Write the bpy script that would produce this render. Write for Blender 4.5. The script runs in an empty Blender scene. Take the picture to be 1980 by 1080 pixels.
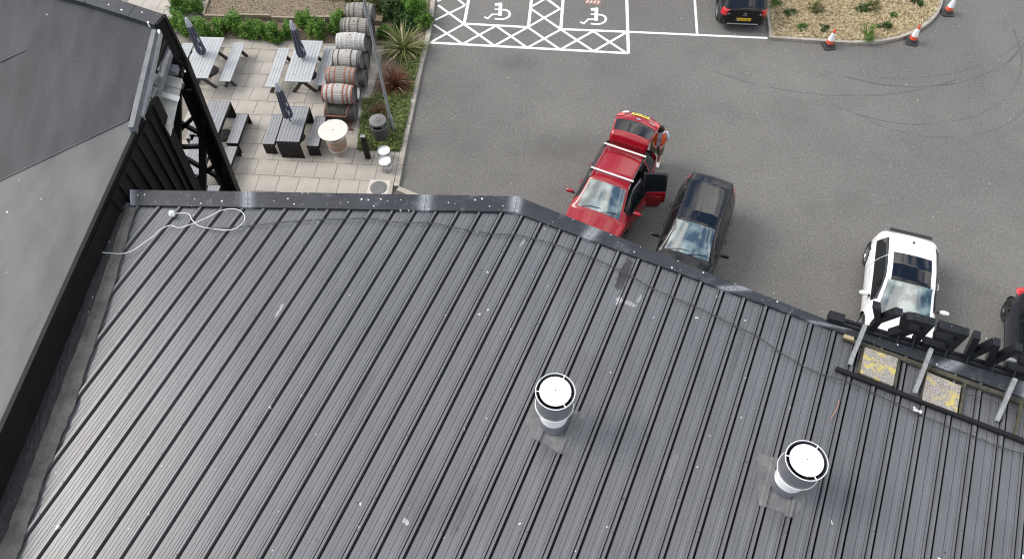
import bpy, bmesh, math, random
import numpy as np
from mathutils import Vector, Matrix
random.seed(7); rng = np.random.default_rng(7)
PI = math.pi
scene = bpy.context.scene
C = scene.collection

# ------------------------------------------------------------------ camera
F = 1434.08; PITCH = math.radians(57.33); ROLL = math.radians(-2.112); H = 18.0
fw = Vector((0, math.cos(PITCH), -math.sin(PITCH))); up0 = Vector((0, math.sin(PITCH), math.cos(PITCH))); r0 = Vector((1, 0, 0))
RR = math.cos(ROLL)*r0 + math.sin(ROLL)*up0; UU = -math.sin(ROLL)*r0 + math.cos(ROLL)*up0
cam = bpy.data.cameras.new('camera'); co = bpy.data.objects.new('camera', cam); C.objects.link(co)
cam.sensor_fit = 'HORIZONTAL'; cam.sensor_width = 36; cam.lens = 36*F/1980; cam.clip_start = .1; cam.clip_end = 900
co.matrix_world = Matrix(((RR.x, UU.x, -fw.x, 0), (RR.y, UU.y, -fw.y, 0), (RR.z, UU.z, -fw.z, H), (0, 0, 0, 1)))
scene.camera = co
# ------------------------------------------------------------------ sky, sun, exposure
SUN_EL = math.radians(44); SUN_AZ = math.radians(-74)          # azimuth clockwise from +Y
world = bpy.data.worlds.new('World'); scene.world = world; world.use_nodes = True
nt = world.node_tree; nt.nodes.clear()
wo = nt.nodes.new('ShaderNodeOutputWorld'); bg = nt.nodes.new('ShaderNodeBackground'); sky = nt.nodes.new('ShaderNodeTexSky')
sky.sky_type = 'NISHITA'; sky.sun_disc = False; sky.sun_elevation = SUN_EL; sky.sun_rotation = SUN_AZ
tc = nt.nodes.new('ShaderNodeTexCoord'); nz = nt.nodes.new('ShaderNodeTexNoise'); rp_ = nt.nodes.new('ShaderNodeValToRGB'); mx = nt.nodes.new('ShaderNodeMix')
nz2 = nt.nodes.new('ShaderNodeTexNoise'); cr2 = nt.nodes.new('ShaderNodeValToRGB')
nz.inputs['Scale'].default_value = 3.6; nz.inputs['Detail'].default_value = 12; nz.inputs['Roughness'].default_value = .6; nz.inputs['Distortion'].default_value = .35
nz2.inputs['Scale'].default_value = 4.5; nz2.inputs['Detail'].default_value = 7
rp_.color_ramp.elements[0].position = .455; rp_.color_ramp.elements[1].position = .56
cr2.color_ramp.elements[0].position = .3; cr2.color_ramp.elements[0].color = (5.2, 5.1, 5.0, 1)
cr2.color_ramp.elements[1].position = .68; cr2.color_ramp.elements[1].color = (12.6, 12.2, 11.6, 1)
mx.data_type = 'RGBA'
L_ = nt.links.new
L_(tc.outputs['Generated'], nz.inputs['Vector']); L_(tc.outputs['Generated'], nz2.inputs['Vector']); L_(nz.outputs['Fac'], rp_.inputs['Fac']); L_(nz2.outputs['Fac'], cr2.inputs['Fac'])
L_(rp_.outputs['Color'], mx.inputs[0]); L_(sky.outputs['Color'], mx.inputs[6]); L_(cr2.outputs['Color'], mx.inputs[7])
L_(mx.outputs[2], bg.inputs['Color']); bg.inputs['Strength'].default_value = .1
L_(bg.outputs[0], wo.inputs[0])
sun = bpy.data.lights.new('sun', 'SUN'); so = bpy.data.objects.new('sun', sun); C.objects.link(so)
sun.energy = 1.2; sun.angle = math.radians(26); sun.color = (1, .95, .88)
sd = Vector((math.sin(SUN_AZ)*math.cos(SUN_EL), math.cos(SUN_AZ)*math.cos(SUN_EL), math.sin(SUN_EL)))
so.rotation_euler = (-sd).to_track_quat('-Z', 'Y').to_euler()
scene.view_settings.view_transform = 'Standard'; scene.view_settings.look = 'None'
scene.view_settings.exposure = 1.2
try: scene.cycles.filter_width = 1.15
except Exception: pass; scene.view_settings.gamma = 1; scene.view_settings.use_curve_mapping = False

# ------------------------------------------------------------------ coordinate helpers
def ray(x, y): return F*fw + (x-990)*RR - (y-540)*UU
def at(x, y, z=0.):
    d = ray(x, y); return Vector((0, 0, H)) + d*((z-H)/d.z)
AZ = math.radians(25.415); RA = Vector((math.sin(AZ), math.cos(AZ), 0)); RP = Vector((math.cos(AZ), -math.sin(AZ), 0)); S1 = .03766; D0 = 9.809; OFF = -8.958
def roof_at(x, y, h=0.):
    d = ray(x, y); t = (-D0+h)/(d.z - S1*d.dot(RA)); return Vector((0, 0, H)) + d*t
def rl(u, v, h=0.):
    p = RP*u + RA*v; return Vector((p.x, p.y, H-D0+S1*v+h))
def on_plane(x, y, P0, n):
    d = ray(x, y); c = Vector((0, 0, H)); return c + d*((P0-c).dot(n)/d.dot(n))
HA = math.radians(-6.7); E1 = Vector((math.cos(HA), math.sin(HA), 0)); E2 = Vector((-math.sin(HA), math.cos(HA), 0))

# ------------------------------------------------------------------ materials
def new_mat(name):
    m = bpy.data.materials.new(name); m.use_nodes = True; t = m.node_tree; b = t.nodes['Principled BSDF']; return m, t, b
def node(t, typ, **kw):
    n = t.nodes.new(typ)
    for k, v in kw.items():
        if k in n.inputs: n.inputs[k].default_value = v
        else: setattr(n, k, v)
    return n
def ramp(t, src, a, b, ca=(0, 0, 0, 1), cb=(1, 1, 1, 1)):
    r = t.nodes.new('ShaderNodeValToRGB'); r.color_ramp.elements[0].position = a; r.color_ramp.elements[1].position = b
    r.color_ramp.elements[0].color = ca; r.color_ramp.elements[1].color = cb; t.links.new(src, r.inputs['Fac']); return r.outputs['Color']
def mixc(t, fac, a, b, mode='MIX'):
    m = t.nodes.new('ShaderNodeMix'); m.data_type = 'RGBA'; m.blend_type = mode
    for i, v in ((0, fac), (6, a), (7, b)):
        if hasattr(v, 'is_output'): t.links.new(v, m.inputs[i])
        else: m.inputs[i].default_value = v if i == 0 else ((*v, 1) if len(v) == 3 else v)
    return m.outputs[2]
def mathn(t, op, a, b=None, c=None):
    m = t.nodes.new('ShaderNodeMath'); m.operation = op
    for i, v in enumerate((a, b, c)):
        if v is None: continue
        if hasattr(v, 'is_output'): t.links.new(v, m.inputs[i])
        else: m.inputs[i].default_value = v
    return m.outputs[0]
def coords(t, scale=(1, 1, 1), rot=(0, 0, 0)):
    tc = t.nodes.new('ShaderNodeTexCoord'); mp = t.nodes.new('ShaderNodeMapping'); mp.inputs['Scale'].default_value = scale; mp.inputs['Rotation'].default_value = rot
    t.links.new(tc.outputs['Object'], mp.inputs['Vector']); return mp.outputs['Vector']
def noise(t, vec, scale, detail=5, rough=.55):
    n = node(t, 'ShaderNodeTexNoise', Scale=scale, Detail=detail, Roughness=rough); t.links.new(vec, n.inputs['Vector']); return n.outputs['Fac']
def spots(t, vec, scale, size, dens):
    v = node(t, 'ShaderNodeTexVoronoi', Scale=scale, voronoi_dimensions='2D'); t.links.new(vec, v.inputs['Vector'])
    sp = t.nodes.new('ShaderNodeSeparateColor'); t.links.new(v.outputs['Color'], sp.inputs[0])
    thr = mathn(t, 'MULTIPLY', sp.outputs[1], size)
    a = mathn(t, 'LESS_THAN', v.outputs['Distance'], thr); b = mathn(t, 'LESS_THAN', sp.outputs[0], dens)
    return mathn(t, 'MULTIPLY', a, b)
def M(name, col, rough=.5, metal=0., col2=None, scale=3., lo=.35, hi=.65, detail=5, bump=0., bscale=30., coat=0., ior=1.5, stretch=(1, 1, 1), rand=0., fine=0., fscale=60., drop=None, dens=.3, rot=(0, 0, 0)):
    m, t, b = new_mat(name); vec = coords(t, stretch, rot)
    c = (*col, 1)
    if col2: c = mixc(t, ramp(t, noise(t, vec, scale, detail), lo, hi), col, col2)
    if fine:
        f = noise(t, coords(t), fscale, 3, .7)
        g = ramp(t, f, .3, .7, (1-fine,)*3+(1,), (1+fine,)*3+(1,)); c = mixc(t, 1., c, g, 'MULTIPLY')
    if rand:
        oi = t.nodes.new('ShaderNodeObjectInfo'); g = ramp(t, oi.outputs['Random'], 0, 1, (1-rand,)*3+(1,), (1+rand*.6, 1+rand*.5, 1+rand*.4, 1)); c = mixc(t, 1., c, g, 'MULTIPLY')
    if drop: c = mixc(t, spots(t, coords(t), drop[0], drop[1], dens), c, (.75, .75, .72))
    if hasattr(c, 'is_output'): t.links.new(c, b.inputs['Base Color'])
    else: b.inputs['Base Color'].default_value = c
    b.inputs['Roughness'].default_value = rough; b.inputs['Metallic'].default_value = metal; b.inputs['IOR'].default_value = ior
    if coat: b.inputs['Coat Weight'].default_value = coat; b.inputs['Coat Roughness'].default_value = .04
    if bump:
        bn = node(t, 'ShaderNodeBump', Strength=bump, Distance=.02); t.links.new(noise(t, vec, bscale, 4), bn.inputs['Height']); t.links.new(bn.outputs[0], b.inputs['Normal'])
    return m

def asphalt_mat():
    m, t, b = new_mat('asphalt'); v = coords(t)
    c = mixc(t, ramp(t, noise(t, v, .16, 4), .35, .68), (.128, .124, .117), (.164, .160, .150))
    c = mixc(t, ramp(t, noise(t, v, .7, 7), .5, .95), c, (.11, .107, .10))
    g = ramp(t, noise(t, v, 14, 4, .85), .3, .7, (.64, .64, .64, 1), (1.33, 1.33, 1.32, 1)); c = mixc(t, 1., c, g, 'MULTIPLY')
    c = mixc(t, spots(t, v, 7, .11, .25), c, (.30, .29, .27)); c = mixc(t, spots(t, v, 2.3, .05, .15), c, (.07, .07, .07))
    c = mixc(t, spots(t, v, 1.1, .022, .35), c, (.5, .5, .48))
    # stains with their own shapes
    sep = t.nodes.new('ShaderNodeSeparateXYZ'); t.links.new(v, sep.inputs[0])
    def blob(px, py, r, sx=1., sy=1.):
        p = at(px, py)
        a = mathn(t, 'MULTIPLY', mathn(t, 'SUBTRACT', sep.outputs[0], p.x), 1/(r*sx)); d = mathn(t, 'MULTIPLY', mathn(t, 'SUBTRACT', sep.outputs[1], p.y), 1/(r*sy))
        q = mathn(t, 'SQRT', mathn(t, 'ADD', mathn(t, 'POWER', a, 2.), mathn(t, 'POWER', d, 2.)))
        q = mathn(t, 'ADD', q, mathn(t, 'MULTIPLY', noise(t, v, 2.5, 5), 1.2)); return ramp(t, mathn(t, 'MULTIPLY', q, .4), .30, .68, (1, 1, 1, 1), (0, 0, 0, 1))
    for (px, py, r, sx, sy, k) in [(1000, 122, .8, 1.2, .7, .35), (1110, 285, 1.5, 1.5, .6, .35), (1300, 255, .8, 1, 1, .15), (1640, 380, .6, 1, .6, .15), (900, 285, .7, 1, .8, .15)]:
        f = mathn(t, 'MULTIPLY', blob(px, py, r, sx, sy), k); c = mixc(t, f, c, (.06, .058, .055))
    # tyre scuffs: arcs
    def circ(p1, p2, p3):
        ax, ay = p1.x, p1.y; bx, by = p2.x, p2.y; cx, cy = p3.x, p3.y
        d = 2*(ax*(by-cy)+bx*(cy-ay)+cx*(ay-by))
        ux = ((ax*ax+ay*ay)*(by-cy)+(bx*bx+by*by)*(cy-ay)+(cx*cx+cy*cy)*(ay-by))/d
        uy = ((ax*ax+ay*ay)*(cx-bx)+(bx*bx+by*by)*(ax-cx)+(cx*cx+cy*cy)*(bx-ax))/d
        return ux, uy, math.hypot(ax-ux, ay-uy)
    for P, w, k, yr in [(((1600, 138), (1760, 168), (1960, 110)), .05, .6, (1590, 1980)), (((1400, 145), (1560, 180), (1690, 184)), .045, .5, (1380, 1700)), (((1640, 215), (1800, 240), (1960, 170)), .045, .5, (1620, 1980)),
                        (((1780, 150), (1890, 128), (1970, 85)), .045, .4, (1700, 1980)), (((1660, 222), (1780, 262), (1975, 215)), .045, .35, (1640, 1980))]:
        ux, uy, R = circ(*[at(*p) for p in P])
        dx = mathn(t, 'SUBTRACT', sep.outputs[0], ux); dy = mathn(t, 'SUBTRACT', sep.outputs[1], uy)
        dist = mathn(t, 'SQRT', mathn(t, 'ADD', mathn(t, 'POWER', dx, 2.), mathn(t, 'POWER', dy, 2.)))
        wob = mathn(t, 'MULTIPLY', mathn(t, 'SUBTRACT', noise(t, v, .8, 2), .5), .15)
        e = mathn(t, 'ABSOLUTE', mathn(t, 'ADD', mathn(t, 'SUBTRACT', dist, R), wob))
        msk = ramp(t, e, w*.3, w, (1, 1, 1, 1), (0, 0, 0, 1))
        x0, x1 = at(yr[0], P[0][1]).x, at(yr[1], P[2][1]).x+3
        lim = mathn(t, 'MULTIPLY', mathn(t, 'GREATER_THAN', sep.outputs[0], x0), mathn(t, 'LESS_THAN', sep.outputs[0], x1))
        lim = mathn(t, 'MULTIPLY', lim, mathn(t, 'GREATER_THAN', dist, 0)); lowy = mathn(t, 'LESS_THAN', sep.outputs[1], uy) if uy > 16 else lim
        f = mathn(t, 'MULTIPLY', mathn(t, 'MULTIPLY', mathn(t, 'MULTIPLY', msk, lim), lowy), mathn(t, 'MULTIPLY', ramp(t, noise(t, v, 1.2, 3), .3, .6), k))
        c = mixc(t, f, c, (.05, .05, .05))
    t.links.new(c, b.inputs['Base Color']); b.inputs['Roughness'].default_value = .9; b.inputs['Specular IOR Level'].default_value = .3
    bn = node(t, 'ShaderNodeBump', Strength=.35, Distance=.01); t.links.new(noise(t, v, 45, 3, .8), bn.inputs['Height']); t.links.new(bn.outputs[0], b.inputs['Normal'])
    return m

def roof_mat():
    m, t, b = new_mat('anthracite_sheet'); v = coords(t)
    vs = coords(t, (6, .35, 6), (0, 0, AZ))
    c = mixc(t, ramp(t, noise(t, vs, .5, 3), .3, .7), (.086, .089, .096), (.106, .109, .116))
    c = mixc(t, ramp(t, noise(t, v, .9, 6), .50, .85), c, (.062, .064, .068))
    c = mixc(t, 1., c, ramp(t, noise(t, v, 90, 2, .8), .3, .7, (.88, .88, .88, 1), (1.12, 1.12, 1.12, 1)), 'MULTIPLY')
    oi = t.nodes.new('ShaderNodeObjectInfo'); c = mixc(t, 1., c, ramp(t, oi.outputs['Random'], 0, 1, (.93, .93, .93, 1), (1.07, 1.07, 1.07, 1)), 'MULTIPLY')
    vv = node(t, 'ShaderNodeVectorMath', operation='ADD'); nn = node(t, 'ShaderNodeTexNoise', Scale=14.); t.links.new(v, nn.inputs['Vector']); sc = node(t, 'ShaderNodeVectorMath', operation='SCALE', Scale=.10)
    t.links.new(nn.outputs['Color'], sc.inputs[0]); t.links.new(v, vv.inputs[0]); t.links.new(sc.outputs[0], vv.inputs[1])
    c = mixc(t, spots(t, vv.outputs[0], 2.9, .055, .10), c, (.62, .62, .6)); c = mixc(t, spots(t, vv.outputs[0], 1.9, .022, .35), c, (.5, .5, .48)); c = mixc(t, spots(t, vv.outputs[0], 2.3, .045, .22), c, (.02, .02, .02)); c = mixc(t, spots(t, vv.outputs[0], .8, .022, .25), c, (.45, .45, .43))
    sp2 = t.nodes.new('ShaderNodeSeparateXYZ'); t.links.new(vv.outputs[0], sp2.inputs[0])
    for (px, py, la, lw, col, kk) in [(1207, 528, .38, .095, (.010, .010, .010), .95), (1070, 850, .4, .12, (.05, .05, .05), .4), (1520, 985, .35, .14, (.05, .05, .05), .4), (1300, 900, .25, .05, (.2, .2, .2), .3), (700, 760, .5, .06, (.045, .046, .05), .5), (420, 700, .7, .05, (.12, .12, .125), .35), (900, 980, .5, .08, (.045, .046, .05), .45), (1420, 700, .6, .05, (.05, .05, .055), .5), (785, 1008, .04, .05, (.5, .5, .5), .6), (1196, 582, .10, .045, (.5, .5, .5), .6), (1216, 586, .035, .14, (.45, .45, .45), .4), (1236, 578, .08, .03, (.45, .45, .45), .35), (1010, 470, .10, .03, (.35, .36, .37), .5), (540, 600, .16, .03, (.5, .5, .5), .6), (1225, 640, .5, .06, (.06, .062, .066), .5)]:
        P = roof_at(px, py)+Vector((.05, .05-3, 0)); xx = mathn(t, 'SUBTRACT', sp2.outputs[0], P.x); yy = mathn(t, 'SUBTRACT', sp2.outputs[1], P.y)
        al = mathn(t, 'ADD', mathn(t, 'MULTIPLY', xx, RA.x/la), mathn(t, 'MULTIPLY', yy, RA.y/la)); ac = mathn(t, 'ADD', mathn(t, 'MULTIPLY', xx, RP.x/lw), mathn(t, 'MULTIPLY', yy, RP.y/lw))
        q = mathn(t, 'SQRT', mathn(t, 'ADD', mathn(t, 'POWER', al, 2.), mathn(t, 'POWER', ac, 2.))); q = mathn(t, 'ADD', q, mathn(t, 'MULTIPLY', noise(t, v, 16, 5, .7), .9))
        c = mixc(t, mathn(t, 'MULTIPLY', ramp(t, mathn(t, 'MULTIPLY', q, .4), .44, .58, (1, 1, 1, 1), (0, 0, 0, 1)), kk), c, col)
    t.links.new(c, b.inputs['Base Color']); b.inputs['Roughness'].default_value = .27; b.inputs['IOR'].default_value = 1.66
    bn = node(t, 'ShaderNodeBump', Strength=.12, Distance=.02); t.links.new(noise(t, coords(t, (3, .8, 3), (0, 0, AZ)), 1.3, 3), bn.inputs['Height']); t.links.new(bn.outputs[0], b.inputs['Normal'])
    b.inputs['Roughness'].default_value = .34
    return m

mt = {}
mt['asphalt'] = asphalt_mat(); mt['roof'] = roof_mat()
mt['earth'] = M('earth', (.10, .09, .07), .95, col2=(.14, .12, .09))
mt['joint_seal'] = M('black_joint_seal', (.012, .012, .013), .7)  # painted shade: black that darkens the rib sides and grooves
mt['line'] = M('road_paint', (.80, .80, .78), .7, col2=(.52, .52, .5), scale=6, lo=.56, hi=.8, detail=8)
mt['redpaint'] = M('red_road_paint', (.36, .16, .11), .8, col2=(.17, .13, .12), scale=9, lo=.4, hi=.65)
mt['slab'] = M('concrete_slab', (.385, .355, .31), .85, col2=(.325, .30, .26), scale=1.6, rand=.05, fine=.09, fscale=45, bump=.2)
mt['joint'] = M('slab_joint', (.20, .18, .15), .95)
mt['kerb'] = M('kerb_concrete', (.40, .37, .32), .85, col2=(.29, .265, .225), scale=4, fine=.1, rand=.06)
mt['soil'] = M('bark_soil', (.12, .095, .065), .95, col2=(.23, .185, .13), scale=14, lo=.42, hi=.6, detail=8, bump=.6, bscale=25)
mt['straw'] = M('straw_soil', (.44, .35, .22), .95, col2=(.30, .23, .15), scale=5, detail=9, bump=.5)
mt['timber'] = M('weathered_timber', (.33, .27, .20), .85, col2=(.22, .18, .14), stretch=(1, 8, 8), scale=4)
def leaf(name, c1, c2, rough=.55):
    m, t, b = new_mat(name); v = coords(t); n = ramp(t, noise(t, v, 9, 3), .35, .65)
    c = mixc(t, n, c1, c2); oi = t.nodes.new('ShaderNodeObjectInfo'); c = mixc(t, 1., c, ramp(t, oi.outputs['Random'], 0, 1, (.85, .85, .85, 1), (1.15, 1.15, 1.1, 1)), 'MULTIPLY')
    t.links.new(c, b.inputs['Base Color']); b.inputs['Roughness'].default_value = rough; b.inputs['Specular IOR Level'].default_value = .35
    tr = t.nodes.new('ShaderNodeBsdfTranslucent'); ms = t.nodes.new('ShaderNodeMixShader'); ms.inputs[0].default_value = .25; t.links.new(c, tr.inputs['Color'])
    out = t.nodes['Material Output']; t.links.new(b.outputs[0], ms.inputs[1]); t.links.new(tr.outputs[0], ms.inputs[2]); t.links.new(ms.outputs[0], out.inputs['Surface']); return m
mt['leaf_bright'] = leaf('hedge_leaf', (.07, .15, .025), (.17, .32, .05))
mt['leaf_dark'] = leaf('shrub_leaf', (.03, .07, .018), (.075, .14, .035))
mt['leaf_olive'] = leaf('olive_leaf', (.10, .12, .04), (.17, .18, .07))
mt['leaf_cover'] = leaf('cover_leaf', (.13, .18, .06), (.30, .36, .13))
mt['flax_green'] = leaf('flax_leaf', (.085, .115, .03), (.22, .23, .075))
mt['flax_bronze'] = leaf('bronze_leaf', (.085, .030, .018), (.19, .075, .045))
mt['leaf_dry'] = leaf('dry_stem', (.48, .39, .24), (.72, .62, .42), .8)
mt['twig'] = M('twig', (.10, .07, .05), .9)
mt['slat_light'] = M('grey_painted_slat', (.40, .415, .42), .55, col2=(.35, .365, .375), scale=3, rand=.05)
mt['slat_dark'] = M('grey_composite_slat', (.27, .275, .285), .6, col2=(.19, .195, .205), scale=6, stretch=(9, 1, 9), rand=.08, fine=.1)
mt['black'] = M('black_powder_coat', (.008, .008, .009), .5, ior=1.35)
mt['legdark'] = M('dark_brown_leg', (.055, .052, .048), .7)
mt['rubber'] = M('black_rubber', (.02, .02, .021), .8)
mt['canvas'] = M('navy_canvas', (.065, .068, .095), .8, col2=(.10, .105, .14), scale=8)
mt['canvaspale'] = M('pale_canvas', (.45, .46, .52), .8)
mt['white'] = M('white_plastic', (.78, .78, .76), .4)
mt['galv'] = M('galvanised_steel', (.42, .44, .46), .42, .55, col2=(.33, .35, .37), scale=9)
mt['galv_old'] = M('dull_galvanised', (.20, .21, .215), .5, .4, col2=(.30, .31, .31), scale=16, detail=8)
mt['steel'] = M('spun_steel', (.74, .74, .74), .3, .6, col2=(.66, .66, .67), scale=4)
mt['steel_white'] = M('bright_cap_metal', (.88, .88, .87), .38, .25)
mt['steel_grey'] = M('brushed_sleeve', (.27, .28, .30), .36, .6, col2=(.22, .23, .25), scale=5, fine=.06)
mt['keg'] = M('keg_steel', (.66, .66, .66), .28, .8, col2=(.5, .5, .5), scale=9)
mt['flash'] = M('anthracite_capping', (.024, .027, .033), .5, col2=(.040, .044, .050), scale=2.2, lo=.45, hi=.75, detail=8, drop=(8, .16), dens=.26)
mt['clad'] = M('black_cladding', (.007, .007, .007), .55, col2=(.011, .011, .011), scale=3, ior=1.25)
mt['felt_dark'] = M('dark_membrane', (.016, .018, .020), .62, col2=(.034, .037, .040), scale=1.6, stretch=(2.6, .45, 1), rot=(0, 0, -.45), detail=7, drop=(1.6, .02), dens=.25, fine=.06)
mt['felt_sheen'] = M('sheen_membrane', (.108, .110, .108), .65, col2=(.045, .047, .048), scale=1.1, lo=.38, hi=.8, detail=10, stretch=(1.6, .7, 1), rot=(0, 0, .5), drop=(2.2, .035), dens=.25, fine=.06)  # same membrane as the sloped roof, sky sheen put into a paler colour
mt['lead'] = M('lead_flashing', (.125, .12, .11), .75, col2=(.055, .054, .05), scale=3.5, detail=9, lo=.3, hi=.7, bump=.9, bscale=9, fine=.2, fscale=30)
mt['bitumen'] = M('bitumen', (.018, .019, .020), .7, col2=(.04, .043, .045), scale=7, detail=9, lo=.5, hi=.75, bump=.6, bscale=14, drop=(4, .05), dens=.2)
mt['patch'] = M('sealant_patch', (.15, .15, .148), .7, col2=(.10, .10, .102), scale=7, detail=8, bump=.5, bscale=16)
mt['wood_raw'] = M('raw_timber', (.34, .27, .17), .8)
mt['mossy'] = M('mossy_timber', (.035, .033, .028), .9, col2=(.075, .07, .04), scale=9)
def lichen():
    m, t, b = new_mat('lichen_slab'); v = coords(t)
    c = mixc(t, ramp(t, noise(t, v, 60, 4, .8), .42, .6), (.13, .12, .11), (.40, .37, .33))
    c = mixc(t, ramp(t, noise(t, v, 6.5, 7, .65), .52, .60), c, (.44, .36, .11)); c = mixc(t, ramp(t, noise(t, v, 22, 5, .7), .64, .7), c, (.55, .50, .35))
    t.links.new(c, b.inputs['Base Color']); b.inputs['Roughness'].default_value = .95; return m
mt['lichen'] = lichen()
def stave(name, a, b2, green=False):
    m = M(name, a, .85, col2=b2, scale=3, stretch=(1.2, 9, 9), detail=8, lo=.3, hi=.7, rand=.1, fine=.12, fscale=40); return m
mt['stave_pale'] = stave('pale_stave', (.52, .50, .47), (.34, .32, .30)); mt['stave_grey'] = stave('grey_stave', (.33, .31, .27), (.19, .175, .15)); mt['stave_dark'] = stave('dark_stave', (.12, .112, .09), (.05, .047, .04))
mt['stave_brown'] = M('brown_stave', (.33, .17, .10), .75, col2=(.40, .33, .27), scale=3, stretch=(5, 5, 1.2), detail=8)
mt['hoop_dark'] = M('dark_hoop', (.10, .095, .09), .6, col2=(.05, .048, .045), scale=8); mt['hoop_red'] = M('rusty_red_hoop', (.33, .115, .075), .75, col2=(.22, .075, .05), scale=9); mt['hoop_white'] = M('white_hoop', (.6, .6, .6), .6, col2=(.4, .4, .4), scale=9)
mt['rack'] = M('rusty_rack', (.17, .07, .05), .75, col2=(.26, .10, .06), scale=8)
mt['barrelhead'] = M('grey_barrel_head', (.08, .078, .075), .8, col2=(.13, .125, .12), scale=4, stretch=(1, 8, 1))
mt['bin'] = M('grey_black_bin', (.055, .052, .052), .8, col2=(.10, .095, .09), scale=7)
mt['binlid'] = M('grey_bin_lid', (.20, .195, .195), .8, col2=(.13, .125, .125), scale=9, detail=8)
mt['tabletop'] = M('whitewashed_top', (.66, .61, .54), .7, col2=(.55, .48, .40), scale=7, detail=8, lo=.45, hi=.8)
mt['manhole'] = M('iron_cover', (.14, .14, .142), .7, col2=(.2, .2, .2), scale=20)
mt['pine'] = M('cream_concrete', (.5, .47, .42), .8)
mt['cone_red'] = M('cone_red', (.62, .085, .035), .55, fine=.1); mt['cone_white'] = M('cone_sleeve', (.78, .78, .78), .45); mt['cone_base'] = M('cone_base', (.035, .034, .034), .8)
def paint(name, c, ior=1.35): return M(name, c, .3, coat=.8, ior=ior)
mt['red_car'] = paint('red_car_paint', (.27, .004, .011)); mt['black_car'] = M('black_car_paint', (.004, .004, .006), .3, coat=.5, ior=1.3); mt['white_car'] = paint('white_car_paint', (.80, .80, .80)); mt['navy_car'] = paint('dark_navy_car_paint', (.012, .013, .022))
mt['glass'] = M('tinted_glass', (.008, .010, .012), .03, ior=1.6); mt['windscreen'] = M('windscreen_glass', (.02, .045, .055), .04, ior=2.5, col2=(.22, .30, .29), scale=2.4, detail=3, lo=.42, hi=.62)
mt['roofglass'] = M('roof_glass', (.003, .004, .007), .03, ior=1.6)
mt['trim'] = M('black_trim', (.015, .015, .016), .55); mt['alloy'] = M('alloy_wheel', (.45, .46, .47), .35, .8); mt['alloy_dark'] = M('dark_alloy', (.09, .09, .09), .4, .6)
mt['lamp_red'] = M('tail_lamp', (.55, .015, .02), .15, coat=1.); mt['lamp_clear'] = M('clear_lamp', (.22, .23, .24), .12, coat=1.); mt['bar'] = M('aluminium_bar', (.78, .78, .77), .4, .3)
mt['plate_y'] = M('yellow_plate', (.80, .50, .02), .5); mt['plate_yg'] = M('reflective_plate', (.70, .65, .12), .5); mt['plate_blue'] = M('plate_blue', (.02, .06, .3), .5)
mt['skin'] = M('skin', (.42, .20, .13), .6); mt['hair'] = M('dark_hair', (.03, .02, .015), .8); mt['vest'] = M('orange_hi_vis', (.85, .13, .02), .7); mt['vest_trim'] = M('hi_vis_band', (.70, .68, .60), .5)
mt['shirt'] = M('pale_blue_white_shirt', (.55, .58, .68), .8); mt['khaki'] = M('khaki_shorts', (.17, .14, .10), .9); mt['shoe'] = M('white_shoe', (.75, .75, .73), .7); mt['strap'] = M('blue_lanyard', (.03, .06, .3), .6)
mt['sign'] = M('black_sign_metal', (.008, .009, .012), .42, ior=1.4); mt['cable_w'] = M('white_cable', (.72, .72, .70), .5); mt['cable_b'] = M('black_cable', (.03, .03, .03), .6)
mt['cream'] = M('cream_sheet', (.50, .50, .47), .5, col2=(.36, .36, .34), scale=5, detail=8, drop=(6, .08), dens=.3)
mt['foil'] = M('grey_board', (.10, .105, .115), .5, .1, col2=(.15, .155, .165), scale=6, detail=7)
mt['ivory'] = M('rag', (.5, .5, .48), .9)

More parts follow.
